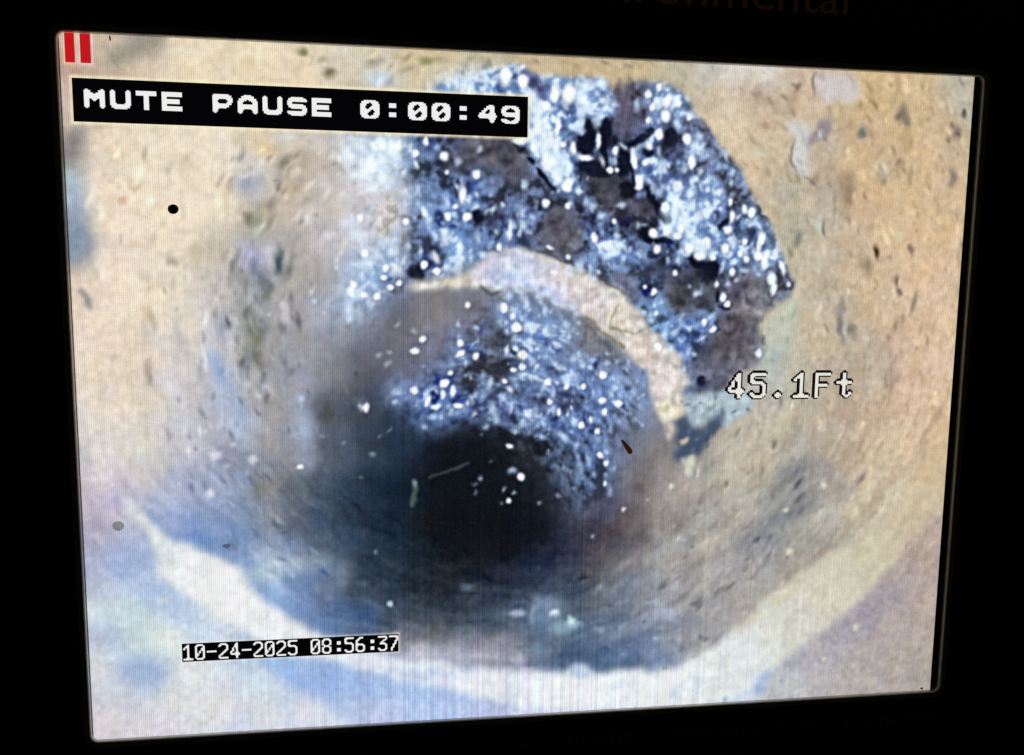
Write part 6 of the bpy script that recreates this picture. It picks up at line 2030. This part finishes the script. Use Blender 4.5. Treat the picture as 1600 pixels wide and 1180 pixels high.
def paint():
    img = shepard(BASE, 3)
    # mottling of the clay wall, streaks running along the pipe towards the far end
    CX, CY = FAR_END
    rr = np.hypot(X - CX, Y - CY); th = np.arctan2(Y - CY, X - CX)
    warm = np.clip((img[..., 0] - img[..., 2]) / 60, 0, 1)
    n1 = fbm(31, X / 16, Y / 16, 4, 0.6); n2 = fbm(41, X / 5, Y / 5, 2)
    RX, RY = PIPE_AXIS
    r2 = np.hypot(X - RX, (Y - RY) * 1.05); t2 = np.arctan2(Y - RY, X - RX)
    st = fbm(51, (r2 + 14 * fbm(55, X / 40, Y / 40, 3)) / 5.5, t2 * 7, 3, 0.6)                      # scour lines run round the pipe
    img += (8 * n1 + 3 * n2 + (5 + 12 * smooth(150, 260, Y)) * st * smooth(130, 215, r2) * (1 - smooth(262, 285, r2) * smooth(330, 400, Y)))[..., None] * np.array([1, 0.97, 0.9])
    img += (smooth(110, 200, r2) * (9 * fbm(171, X / 2.4, Y / 2.4, 2) + 13 * fbm(181, X / 5.0, Y / 5.0, 3, 0.7) * smooth(230, 420, X + 0.3 * Y)))[..., None]
    tint = fbm(61, X / 11, Y / 11, 3)[..., None] * np.array([4, 0, -6.0]); img += tint
    for c, a, soft, pts in POLY: 
        if a > 0: s, m = poly_mask(pts, soft); over(img, s, m * a, c)
    for r in B: blob(img, *r, lo=0.12, hi=1.35, warp=1.8)
    s, d = ell(*BORE_HOLE, 0, 1.5, 1.0); over(img, s, 0.6 * (1 - smooth(0.82, 1.12, d)), (17, 19, 23))
    for c, a, wd, soft, pts in STROKES[:N_WALL]: stroke(img, c, a * 0.75, wd, soft * 2.2, pts)
    # pits and scrapes that follow the clay's scour lines; brown-grey mottling on the left wall
    rng = np.random.default_rng(3)
    for u0, v0, u1, v1, n_, lo_, hi_, dk in WALL_MARKS:
        for _ in range(n_):
            x, y = min(VW - 2, rng.uniform(u0, u1)), min(VH - 2, rng.uniform(v0, v1)); i, j = int(y / STEP), int(x / STEP)
            a = rng.uniform(lo_, hi_); b_ = a * rng.uniform(1.3, 3.6); sgn = -1 if rng.random() < dk else 0.75
            c = np.clip(img[i, j] + sgn * rng.uniform(16, 62) * np.array([1, 0.96, 0.85]), 20, 245)
            blob(img, x, y, a, b_, math.degrees(t2[i, j]) + rng.normal(0, 9), c, rng.uniform(0.3, 0.85), 0.1, 1.35, 1.2)
    # near joint: mortar rim
    for c, soft, pts in RIM:
        s, m = poly_mask(pts, soft, 2.3); rc = shepard(RIMPTS, 3)
        img[s] += m[..., None] * (rc[s] - img[s]); M = np.zeros(X.shape); M[s] = m; rim = M
    t = img.copy()
    for (x, y), rx, ry, rot, c, a in RIMTINT: blob(t, x, y, rx, ry, rot, c, a)
    img += (t - img) * np.clip(rim * 1.1, 0, 1)[..., None]
    img += (rim * (14 * fbm(71, X / 8, Y / 8, 3) - 3))[..., None]
    # broken ground: wet blue-black grit with pale stones
    Z = shepard(GRIT, 4, 3.5)
    g = np.zeros(X.shape)
    for soft, a, pts in GMASK:
        s, m = poly_mask(pts, soft, 1.5); g[s] = np.maximum(g[s], m * a); inner = np.zeros(X.shape); inner[s] = m
    g *= 0.12 + 0.88 * smooth(BORE[2] * 0.72, BORE[2] * 1.55, np.hypot(X - BORE[0], (Y - BORE[1]) * 1.1) + 9 * fbm(141, X / 14, Y / 14, 3))
    q = fbm(81, X / 5.6, Y / 5.8, 3, 0.55)
    rb = np.hypot(X - BORE[0], Y - BORE[1]); tb = np.arctan2(Y - BORE[1], X - BORE[0])
    qi = fbm(151, tb * 9, (rb + 6 * fbm(155, X / 20, Y / 20, 2)) / 4.2, 3, 0.6); inner = np.clip(inner * 1.3, 0, 1)   # inside the far pipe the grit lies in bands
    q = q / q.std() * (1 - 0.5 * inner) + 0.72 * qi / qi.std() * inner; q = 0.5 * (1 + np.tanh(q * 0.75))
    p = Z[..., 3]; p = np.clip(p + (1 - inner) * 0.45 * (p - 0.45), 0, 1)
    base = Z[..., :3]
    base = base * 0.86 + 26; tt = q + (p - 0.40) * 1.0
    dark = base * 0.55; light = base * 0.45 + np.array([140, 175, 222.0]) * 0.55; pale = np.array([210, 228, 246.0])
    mid = base * 0.8 + np.array([112, 136, 186.0]) * 0.3
    col = dark + (base * 1.05 - dark) * smooth(-0.05, 0.25, tt)[..., None]
    col += (mid - col) * smooth(0.22, 0.5, tt)[..., None]
    col += (light - col) * smooth(0.45, 0.75, tt)[..., None]
    col += (pale - col) * (0.9 * smooth(0.72, 1.02, tt))[..., None]
    calm = base * (1.04 + 0.5 * fbm(91, X / 6.5, Y / 6.5, 4, 0.62))[..., None] + 6
    col += (calm - col) * (1 - smooth(0.03, 0.2, p))[..., None]
    img += (col - img) * g[..., None]
    mott = fbm(161, X / 6, Y / 6, 3, 0.6)
    for r in GB:
        if sum(r[5]) < 70:                                     # cavities: crisp jagged edges
            s, d = ell(*r[:5], 1.5, 1.7, WX * 0.6 + FX * 0.4, WY * 0.6 + FY * 0.4); over(img, s, r[6] * (1 - smooth(0.8, 1.15, d)), r[5])
        else:                                                  # rocks: lumpy outline, mottled face
            s, d = ell(*r[:5], 1.9, 1.0, X + (WX - X) * 3.2 + (FX - X) * 1.2, Y + (WY - Y) * 3.2 + (FY - Y) * 1.2)
            over(img, s, r[6] * (1 - smooth(0.25, 1.3, d)), np.array(r[5], float) * (1 + 0.75 * mott[s])[..., None])
    for c, a, soft, pts in POLY[N_POLY:]:
        s, m = poly_mask(pts, soft); over(img, s, m * a, c)
    # the farther joint ring
    M = np.zeros(X.shape)
    for c, soft, pts in RING:
        s, m = poly_mask(pts, soft, 1.9); over(img, s, m * 0.88, c); M[s] = m
    t = img.copy()
    for (x, y), rx, ry, rot, c, a in RINGTINT: blob(t, x, y, rx, ry, rot, c, a)
    img += (t - img) * M[..., None]
    img += (M * (22 * fbm(101, X / 5, Y / 5, 3)))[..., None] * np.array([1, 1, 0.9])
    for c, a, wd, soft, pts in STROKES[N_WALL:]: stroke(img, c, a, wd, soft, pts)
    # loose stones catching the lamp: small random ones first, then the traced ones
    rng = np.random.default_rng(5)
    cand = rng.random((11000, 5)) * np.array([VW, VH, 1, 1, 180])
    for x, y, k, k2, rot in cand:
        i, j = int(y / STEP), int(x / STEP)
        if rng.random() < g[i, j] * max(0, p[i, j] - 0.16) * 1.35:
            r = 0.75 + 1.5 * k ** 3
            blob(img, x, y, r, r * (0.8 + 1.3 * k2), (rot - 90) * 0.5, (176 + 66 * k2, 200 + 46 * k2, 236 + 12 * k2), 0.3 + 0.6 * k2 ** 2, 0.2, 1.4, 1.2)
    for x, y, rx, ry, rot, c, br, h in DOTS:
        if h > 0:
            s, d = ell(x + 0.3, y + 0.5, rx, ry, rot, 2.2, 0.8)
            over(img, s, 0.55 * h * (1 - smooth(0.9, 1.8, d)), img[s].min((0, 1)) * 0.6 + np.array([4, 8, 26]))
    for x, y, rx, ry, rot, c, br, h in DOTS:
        s, d = ell(x, y, max(rx, 0.9), max(ry, 0.9), rot, 2.0, 0.8 if br > 0.85 else 1.3, FX, FY)
        over(img, s, br * (1 - (smooth(0.55, 1.3, d) if br > 0.85 else smooth(0.1, 1.7, d))), c)
    hot = np.clip(img.mean(-1) - 190, 0, 60) * np.clip(g + inner, 0, 1); img += (0.55 * blur(hot, 3.0))[..., None] * np.array([0.8, 0.95, 1.2])
    # bright fringes the recorder leaves round its captions
    for (u0, v0, u1, v1), wd, c, a in (((6.6, 27.8, 304.2, 55.3), 1.5, (246, 230, 190), 0.75), ((61.7, 412, 213.4, 425.5), 1.0, (226, 226, 226), 0.5), ((3.3, 0, 9.3, 18.4), 1.3, (236, 190, 160), 0.6), ((12.6, 0, 19, 18.4), 1.5, (236, 206, 206), 0.6)):
        s = box(u0 - 5, v0 - 5, u1 + 5, v1 + 5); dd = np.maximum(np.maximum(u0 - X[s], X[s] - u1), np.maximum(v0 - Y[s], Y[s] - v1))
        over(img, s, a * (1 - smooth(wd * 0.6, wd * 1.6, dd)), c)
    img += np.clip((img[..., 0] - img[..., 2]) / 40, 0, 1)[..., None] * np.array([-1, 2.0, 5.0]); img *= 1.02      # the camera's slightly cool white balance
    # camera video: soft, then edge-enhanced
    img *= 1 + (0.07 + 0.16 * np.clip(g + M, 0, 1))[..., None] * fbm(111, X / 4.0, Y / 4.0, 2)[..., None]
    img = blur(img, 1.0)
    lo = blur(img, 3.0); img = img + 0.4 * (img - lo)
    img += 3.2 * np.random.default_rng(8).standard_normal(X.shape)[..., None]
    # display columns
    rng = np.random.default_rng(9)
    fine = np.where(np.arange(NX + 1) % 2 == 0, 1.0, -1.0)
    colv = rng.standard_normal(NX + 1) * 0.75 + np.repeat(rng.standard_normal(NX // 2 + 2), 2)[:NX + 1] * 0.5
    tintv = np.repeat(rng.standard_normal((NX // 2 + 2, 3)), 2, 0)[:NX + 1] * 0.28
    mid = np.exp(-((X - 300) / 170) ** 2)
    amp = 0.007 + 0.022 * mid * smooth(150, 470, Y) + 0.014 * mid * smooth(60, 200, Y)
    img *= 1 + amp[..., None] * (colv[None, :, None] + tintv[None]) + (0.085 * (0.62 + 0.38 * np.sin(X * 0.10 + 2.6 * np.sin(Y / 95) + 1.5 * np.sin(X / 130))) * fine[None, :])[..., None]
    img += (amp * 30)[..., None] * colv[None, :, None] * 0.6
    img *= (1 + 0.018 * np.where(np.arange(NY + 1) % 2 == 0, 1.0, -1.0))[:, None, None]
    return np.clip(img, 3, 252)

def make_screen():
    img = paint() / 255.0
    lin = np.where(img <= 0.04045, img / 12.92, ((img + 0.055) / 1.055) ** 2.4)
    rgba = np.ones((NY + 1, NX + 1, 4), np.float32); rgba[..., :3] = lin
    co = np.zeros((NY + 1, NX + 1, 3), np.float32)
    co[..., 0] = (X / VW - 0.5) * SW; co[..., 2] = (0.5 - Y / VH) * SH + MZ
    idx = np.arange((NX + 1) * (NY + 1)).reshape(NY + 1, NX + 1)
    quads = np.stack([idx[1:, :-1], idx[1:, 1:], idx[:-1, 1:], idx[:-1, :-1]], -1).reshape(-1)
    nf = NX * NY
    me = bpy.data.meshes.new('screen')
    me.vertices.add(len(co.reshape(-1, 3))); me.vertices.foreach_set('co', co.reshape(-1))
    me.loops.add(nf * 4); me.loops.foreach_set('vertex_index', quads.astype(np.int32))
    me.polygons.add(nf); me.polygons.foreach_set('loop_start', np.arange(0, nf * 4, 4, dtype=np.int32))
    me.update(calc_edges=True)
    at = me.color_attributes.new('video', 'FLOAT_COLOR', 'POINT'); at.data.foreach_set('color', rgba.reshape(-1))
    m = mat('lit_display', (0.004, 0.004, 0.005), 0.45, 0.0, emit=(0, 0, 0))
    nt = m.node_tree; a = nt.nodes.new('ShaderNodeAttribute'); a.attribute_name = 'video'
    nt.links.new(a.outputs['Color'], nt.nodes['Principled BSDF'].inputs['Emission Color'])
    me.materials.append(m)
    return link(bpy.data.objects.new('screen', me), mon)
screen = make_screen()
screen['label'] = 'lit display with a frozen view down a tan clay pipe and blue grit'

# ------------------------------------------------------------------ on-screen captions, built from display pixels
M_TXT = mat('caption_white', (0, 0, 0), 0.5, 0, emit=(0.86, 0.86, 0.85))
M_TXT2 = mat('caption_cream', (0, 0, 0), 0.5, 0, emit=(0.80, 0.79, 0.72))
M_BLK = mat('caption_black', (0, 0, 0), 0.5, 0, emit=(0.0012, 0.0012, 0.002))
M_EDGE = mat('caption_fringe', (0, 0, 0), 0.5, 0, emit=(0.74, 0.70, 0.60))
M_RED = mat('caption_red', (0, 0, 0), 0.5, 0, emit=(0.53, 0.010, 0.012))
M_OUT = mat('caption_outline', (0, 0, 0), 0.5, 0, emit=(0.004, 0.004, 0.005))
def quads_obj(name, rects, y, material):                       # rects in video units
    v = []; f = []
    for u0, v0, u1, v1 in rects:
        b = len(v)
        v += [(vx(u0), y, vz(v1) + MZ), (vx(u1), y, vz(v1) + MZ), (vx(u1), y, vz(v0) + MZ), (vx(u0), y, vz(v0) + MZ)]
        f.append((b, b + 1, b + 2, b + 3))
    return mesh_obj(name, v, f, material, screen)
def scale2x(g):                                                # rounds the corners of a dot-matrix glyph
    h, w = g.shape; p = np.pad(g, 1); o = np.zeros((2 * h, 2 * w), bool)
    for i in range(h):
        for j in range(w):
            P, A, Bq, C, D_ = p[i + 1, j + 1], p[i, j + 1], p[i + 1, j + 2], p[i + 1, j], p[i + 2, j + 1]
            o[2 * i, 2 * j] = A if (C == A and C != D_ and A != Bq) else P
            o[2 * i, 2 * j + 1] = Bq if (A == Bq and A != C and Bq != D_) else P
            o[2 * i + 1, 2 * j] = C if (D_ == C and D_ != Bq and C != A) else P
            o[2 * i + 1, 2 * j + 1] = D_ if (Bq == D_ and Bq != A and D_ != C) else P
    return o
def runs(bm, u0, v0, du, dv):
    out = []
    for i, row in enumerate(bm):
        j = 0
        while j < len(row):
            if row[j]:
                k = j
                while k < len(row) and row[k]: k += 1
                out.append((u0 + j * du, v0 + i * dv, u0 + k * du, v0 + (i + 1) * dv)); j = k
            else: j += 1
    return out
BOLD = {
 'M': '11000011 11100111 11111111 11111111 11011011 11000011 11000011 11000011',
 'U': '11000011 11000011 11000011 11000011 11000011 11000011 11111111 01111110',
 'T': '11111111 11111111 00011000 00011000 00011000 00011000 00011000 00011000',
 'E': '11111111 11111111 11000000 11111110 11111110 11000000 11111111 11111111',
 'P': '11111110 11111111 11000011 11000011 11111110 11111100 11000000 11000000',
 'A': '00111100 01111110 11100111 11000011 11111111 11111111 11000011 11000011',
 'S': '01111110 11111111 11000000 11111110 01111111 00000011 11111111 01111110',
 '0': '01111110 11100111 11000111 11001111 11110011 11100011 11100111 01111110',
 ':': '00000000 00111000 00111000 00000000 00000000 00111000 00111000 00000000',
 '4': '00001110 00011110 00110110 01100110 11111111 11111111 00000110 00000110',
 '9': '01111110 11100111 11000011 11111111 01111111 00000011 11100111 01111110',
 ' ': '00000000 ' * 8}
THIN = {
 '0': '01110 10001 10011 10011 10101 11001 11001 10001 01110', '1': '00100 01100 10100 00100 00100 00100 00100 00100 11111',
 '2': '01110 10001 00001 00001 00010 00100 01000 10000 11111', '3': '11111 00001 00010 00100 01110 00001 00001 10001 01110',
 '4': '00010 00110 00110 01010 01010 10010 11111 00010 00010', '5': '11111 10000 10000 11110 00001 00001 00001 10001 01110',
 '6': '00110 01000 10000 10000 11110 10001 10001 10001 01110', '7': '11111 00001 00001 00010 00010 00100 00100 01000 01000',
 '8': '01110 10001 10001 10001 01110 10001 10001 10001 01110', '-': '00000 00000 00000 00000 11111 00000 00000 00000 00000',
 ':': '00000 00000 00110 00110 00000 00000 00110 00110 00000', '.': '00000 00000 00000 00000 00000 00000 00000 01100 01100',
 'F': '11111 10000 10000 10000 11110 10000 10000 10000 10000', 't': '00100 00100 00100 11111 00100 00100 00100 00101 00010', ' ': '00000 ' * 9}
def line_bitmap(text, font, gap):
    gl = []
    for ch in text:
        g = np.array([[c == '1' for c in r] for r in font[ch].split()])
        g = np.pad(g, ((0, 0), (0, gap)))
        gl.append(scale2x(g) if ch not in 'ETF:-' else np.kron(g, np.ones((2, 2))).astype(bool))
    return np.concatenate(gl, 1)

YA, YB = -0.00004, -0.00008
quads_obj('status_banner', [(6.6, 27.8, 304.2, 55.3)], YA, M_BLK)['label'] = 'long black banner reading MUTE PAUSE 0:00:49'
quads_obj('status_text', runs(line_bitmap('MUTE PAUSE 0:00:49', BOLD, 2), 13.6, 34.4, 0.8, 0.75), YB, M_TXT)['label'] = 'white block capitals MUTE PAUSE 0:00:49'
for u0, u1 in ((3.3, 9.3), (12.6, 19.0)):
    quads_obj('pause_bar', [(u0, 0.1, u1, 18.4)], YA, M_RED)['label'] = 'red upright bar of the pause sign'
ft = np.pad(line_bitmap('45.1Ft', THIN, 2), 2)
o1 = np.zeros_like(ft)
for di, dj in ((-1, 0), (1, 0), (0, -1), (-1, -1), (1, -1), (-1, 1), (0, -2), (-2, 0)):
    o1 |= np.roll(np.roll(ft, di, 0), dj, 1)
quads_obj('distance_outline', runs(o1 & ~ft, 458.0 - 2 * 1.23, 221.0 - 2 * 1.05, 1.23, 1.05), YA, M_OUT)
quads_obj('distance_readout', runs(ft, 458.0 - 2 * 1.23, 221.0 - 2 * 1.05, 1.23, 1.05), YB, M_TXT2)['label'] = 'cream readout 45.1Ft with black outline'
quads_obj('date_banner', [(61.7, 412.0, 213.4, 425.5)], YA, M_BLK)
quads_obj('date_text', runs(line_bitmap('10-24-2025 08:56:37', THIN, 1), 62.6, 412.9, 4 / 6, 1.28 / 2), YB, M_TXT)['label'] = 'thin white date and time 10-24-2025 08:56:37'


# ------------------------------------------------------------------ printing on the bezel
def text_part(name, text, u0, u1, vbase, vtop, material, font_ch='x', label=None):
    cu = bpy.data.curves.new(name, 'FONT'); cu.body = text; cu.size = 1.0; cu.resolution_u = 4
    to = bpy.data.objects.new('tmp', cu); COL.objects.link(to)
    me = bpy.data.meshes.new_from_object(to.evaluated_get(bpy.context.evaluated_depsgraph_get()))
    bpy.data.objects.remove(to)
    co = np.zeros(len(me.vertices) * 3, np.float32); me.vertices.foreach_get('co', co); co = co.reshape(-1, 3)
    x0, x1 = co[:, 0].min(), co[:, 0].max(); zt = co[:, 1].max()
    new = np.zeros_like(co)
    new[:, 0] = vx(u0) + (co[:, 0] - x0) / (x1 - x0) * (vx(u1) - vx(u0))
    new[:, 2] = vz(vbase) + co[:, 1] / zt * (vz(vtop) - vz(vbase)) + MZ
    new[:, 1] = -LIP - 0.00006
    me.vertices.foreach_set('co', new.reshape(-1)); me.update(); me.name = name
    me.materials.clear(); me.materials.append(material)
    o = link(bpy.data.objects.new(name, me), mon)
    if label: o['label'] = label
    return o
M_INK = mat('tan_print', (0.42, 0.25, 0.14), 0.6, 0.1)
M_INK2 = mat('dark_grey_print', (0.085, 0.085, 0.095), 0.6, 0.1)  # lines below the screen: one even dark grey
text_part('printed_word', 'environmental', 314, 534.5, -37.9, -61, M_INK, label='dim tan printed word environmental above the screen')
text_part('printed_address', 'Canton, MI 48420', 293, 391, 505.5, 497.5, M_INK2)
text_part('printed_website', 'WWW.SPETNLINE.COM', 424, 543, 505.5, 497.5, M_INK2)
text_part('printed_phone_number', '(877) 450-3701', 559, 642, 505.5, 497.5, M_INK2)


# ------------------------------------------------------------------ specks stuck to the glass
def clear_mat(name, tint, trans, amount):
    m = bpy.data.materials.new(name); m.use_nodes = True; nt = m.node_tree; nt.nodes.clear()
    o = nt.nodes.new('ShaderNodeOutputMaterial'); a = nt.nodes.new('ShaderNodeBsdfTransparent'); b = nt.nodes.new('ShaderNodeBsdfTranslucent'); mx = nt.nodes.new('ShaderNodeMixShader')
    a.inputs[0].default_value = (*tint, 1); b.inputs[0].default_value = (*trans, 1); mx.inputs[0].default_value = amount
    nt.links.new(a.outputs[0], mx.inputs[1]); nt.links.new(b.outputs[0], mx.inputs[2]); nt.links.new(mx.outputs[0], o.inputs[0])
    return m
def dome(name, u, v, ru, rv, rot, height, material, label, cat, club=0.0, lump=0.05, seed=1, y0=-0.00002, blunt=1.0):
    rng = random.Random(seed); n = 28; verts = []; faces = []
    ph = [rng.uniform(0, 6.28) for _ in range(3)]
    for k, (s_, h) in enumerate(((1.0, 0.0), (0.97, 0.45), (0.8, 0.8), (0.45, 0.97))):
        for i in range(n):
            a = 2 * math.pi * i / n
            w = s_ * (1 + lump * (math.sin(2 * a + ph[0]) + 0.7 * math.sin(3 * a + ph[1]) + 0.5 * math.sin(5 * a + ph[2])))
            cu, su = math.cos(a), math.sin(a); px, pz = math.copysign(abs(cu) ** blunt, cu) * ru * w, math.copysign(abs(su) ** blunt, su) * rv * w
            pz *= 1 + club * px / ru
            c, s2 = math.cos(rot), math.sin(rot)
            verts.append(((px * c - pz * s2) * SW / VW, y0 - height * h, (px * s2 + pz * c) * SW / VW))
    verts.append((0, y0 - height, 0))
    for k in range(3):
        for i in range(n): faces.append((k * n + i, k * n + (i + 1) % n, (k + 1) * n + (i + 1) % n, (k + 1) * n + i))
    faces += [(3 * n + i, 3 * n + (i + 1) % n, 4 * n) for i in range(n)]
    faces.append(tuple(range(n - 1, -1, -1)))
    o = mesh_obj(name, verts, faces, material, None, True); o.location = (vx(u), 0, vz(v))
    return tag(o, label, cat)
M_BLACK = mat('tar_black', (0.002, 0.002, 0.002), 0.7, 0.05)
M_BROWN = clear_mat('brown_husk', (0.02, 0.008, 0.002), (0.5, 0.27, 0.12), 0.95)
M_FILM = clear_mat('dried_drop', (0.72, 0.74, 0.68), (0.42, 0.45, 0.45), 0.12)
M_GRIME = clear_mat('ledge_grime', (0.1, 0.08, 0.06), (0.08, 0.06, 0.04), 0.6)
dome('dark_speck', 66.3, 109.8, 3.5, 3.2, 0, 0.00025, M_BLACK, 'round black speck stuck on the tan upper left of the screen', 'speck', lump=0.012, seed=2)
dome('husk', 381.3, 275.4, 6.4, 1.75, -0.93, 0.00018, M_BROWN, 'dark brown club-shaped husk stuck beside the blue grit on the screen', 'husk', club=0.38, lump=0.03, seed=3, blunt=0.62)
dome('dried_drop', 22.7, 325.3, 3.8, 3.5, 0, 0.00012, M_FILM, 'grey round dried drop low on the left of the screen', 'dried drop', lump=0.02, seed=4)
dome('smudge', 94.2, 341.7, 3.0, 1.4, 0.2, 0.00008, M_FILM, 'small grey smudge on the blue lower left of the screen', 'smudge', lump=0.14, seed=5)
dome('crumb', 632.6, 478.2, 1.2, 0.7, 0.2, 0.00025, M_GRIME, 'tiny dark crumb on the bottom ledge at the right corner of the screen', 'crumb', lump=0.12, seed=6)
dome('hair_stub', 31.1, 2.3, 0.5, 1.9, 0.05, 0.0001, M_GRIME, 'tiny dark hair stub at the top edge beside the red pause sign', 'hair', lump=0.05, seed=7)

# dust on the black bezel
rng = random.Random(12); v = []; f = []
for k in range(70):
    u = rng.uniform(60, 690); w_ = rng.choice((rng.uniform(-75, -8), rng.uniform(-75, -8), rng.uniform(486, 540)))
    r = rng.uniform(0.12, 0.36) * SW / VW; b0 = len(v); x, z = vx(u), vz(w_); a0 = rng.uniform(0, 1.5)
    for i in range(5): v.append((x + r * math.cos(a0 + i * 1.257), -LIP - 0.00004, z + r * math.sin(a0 + i * 1.257)))
    v.append((x, -LIP - 0.00004 - r, z))
    f += [(b0 + i, b0 + (i + 1) % 5, b0 + 5) for i in range(5)]
dust = mesh_obj('dust', v, f, mat('dust_grey', (0.5, 0.46, 0.42), 0.9, 0.1))
dust['kind'] = 'stuff'; dust['label'] = 'fine pale dust grains on the black bezel'; dust['category'] = 'dust'
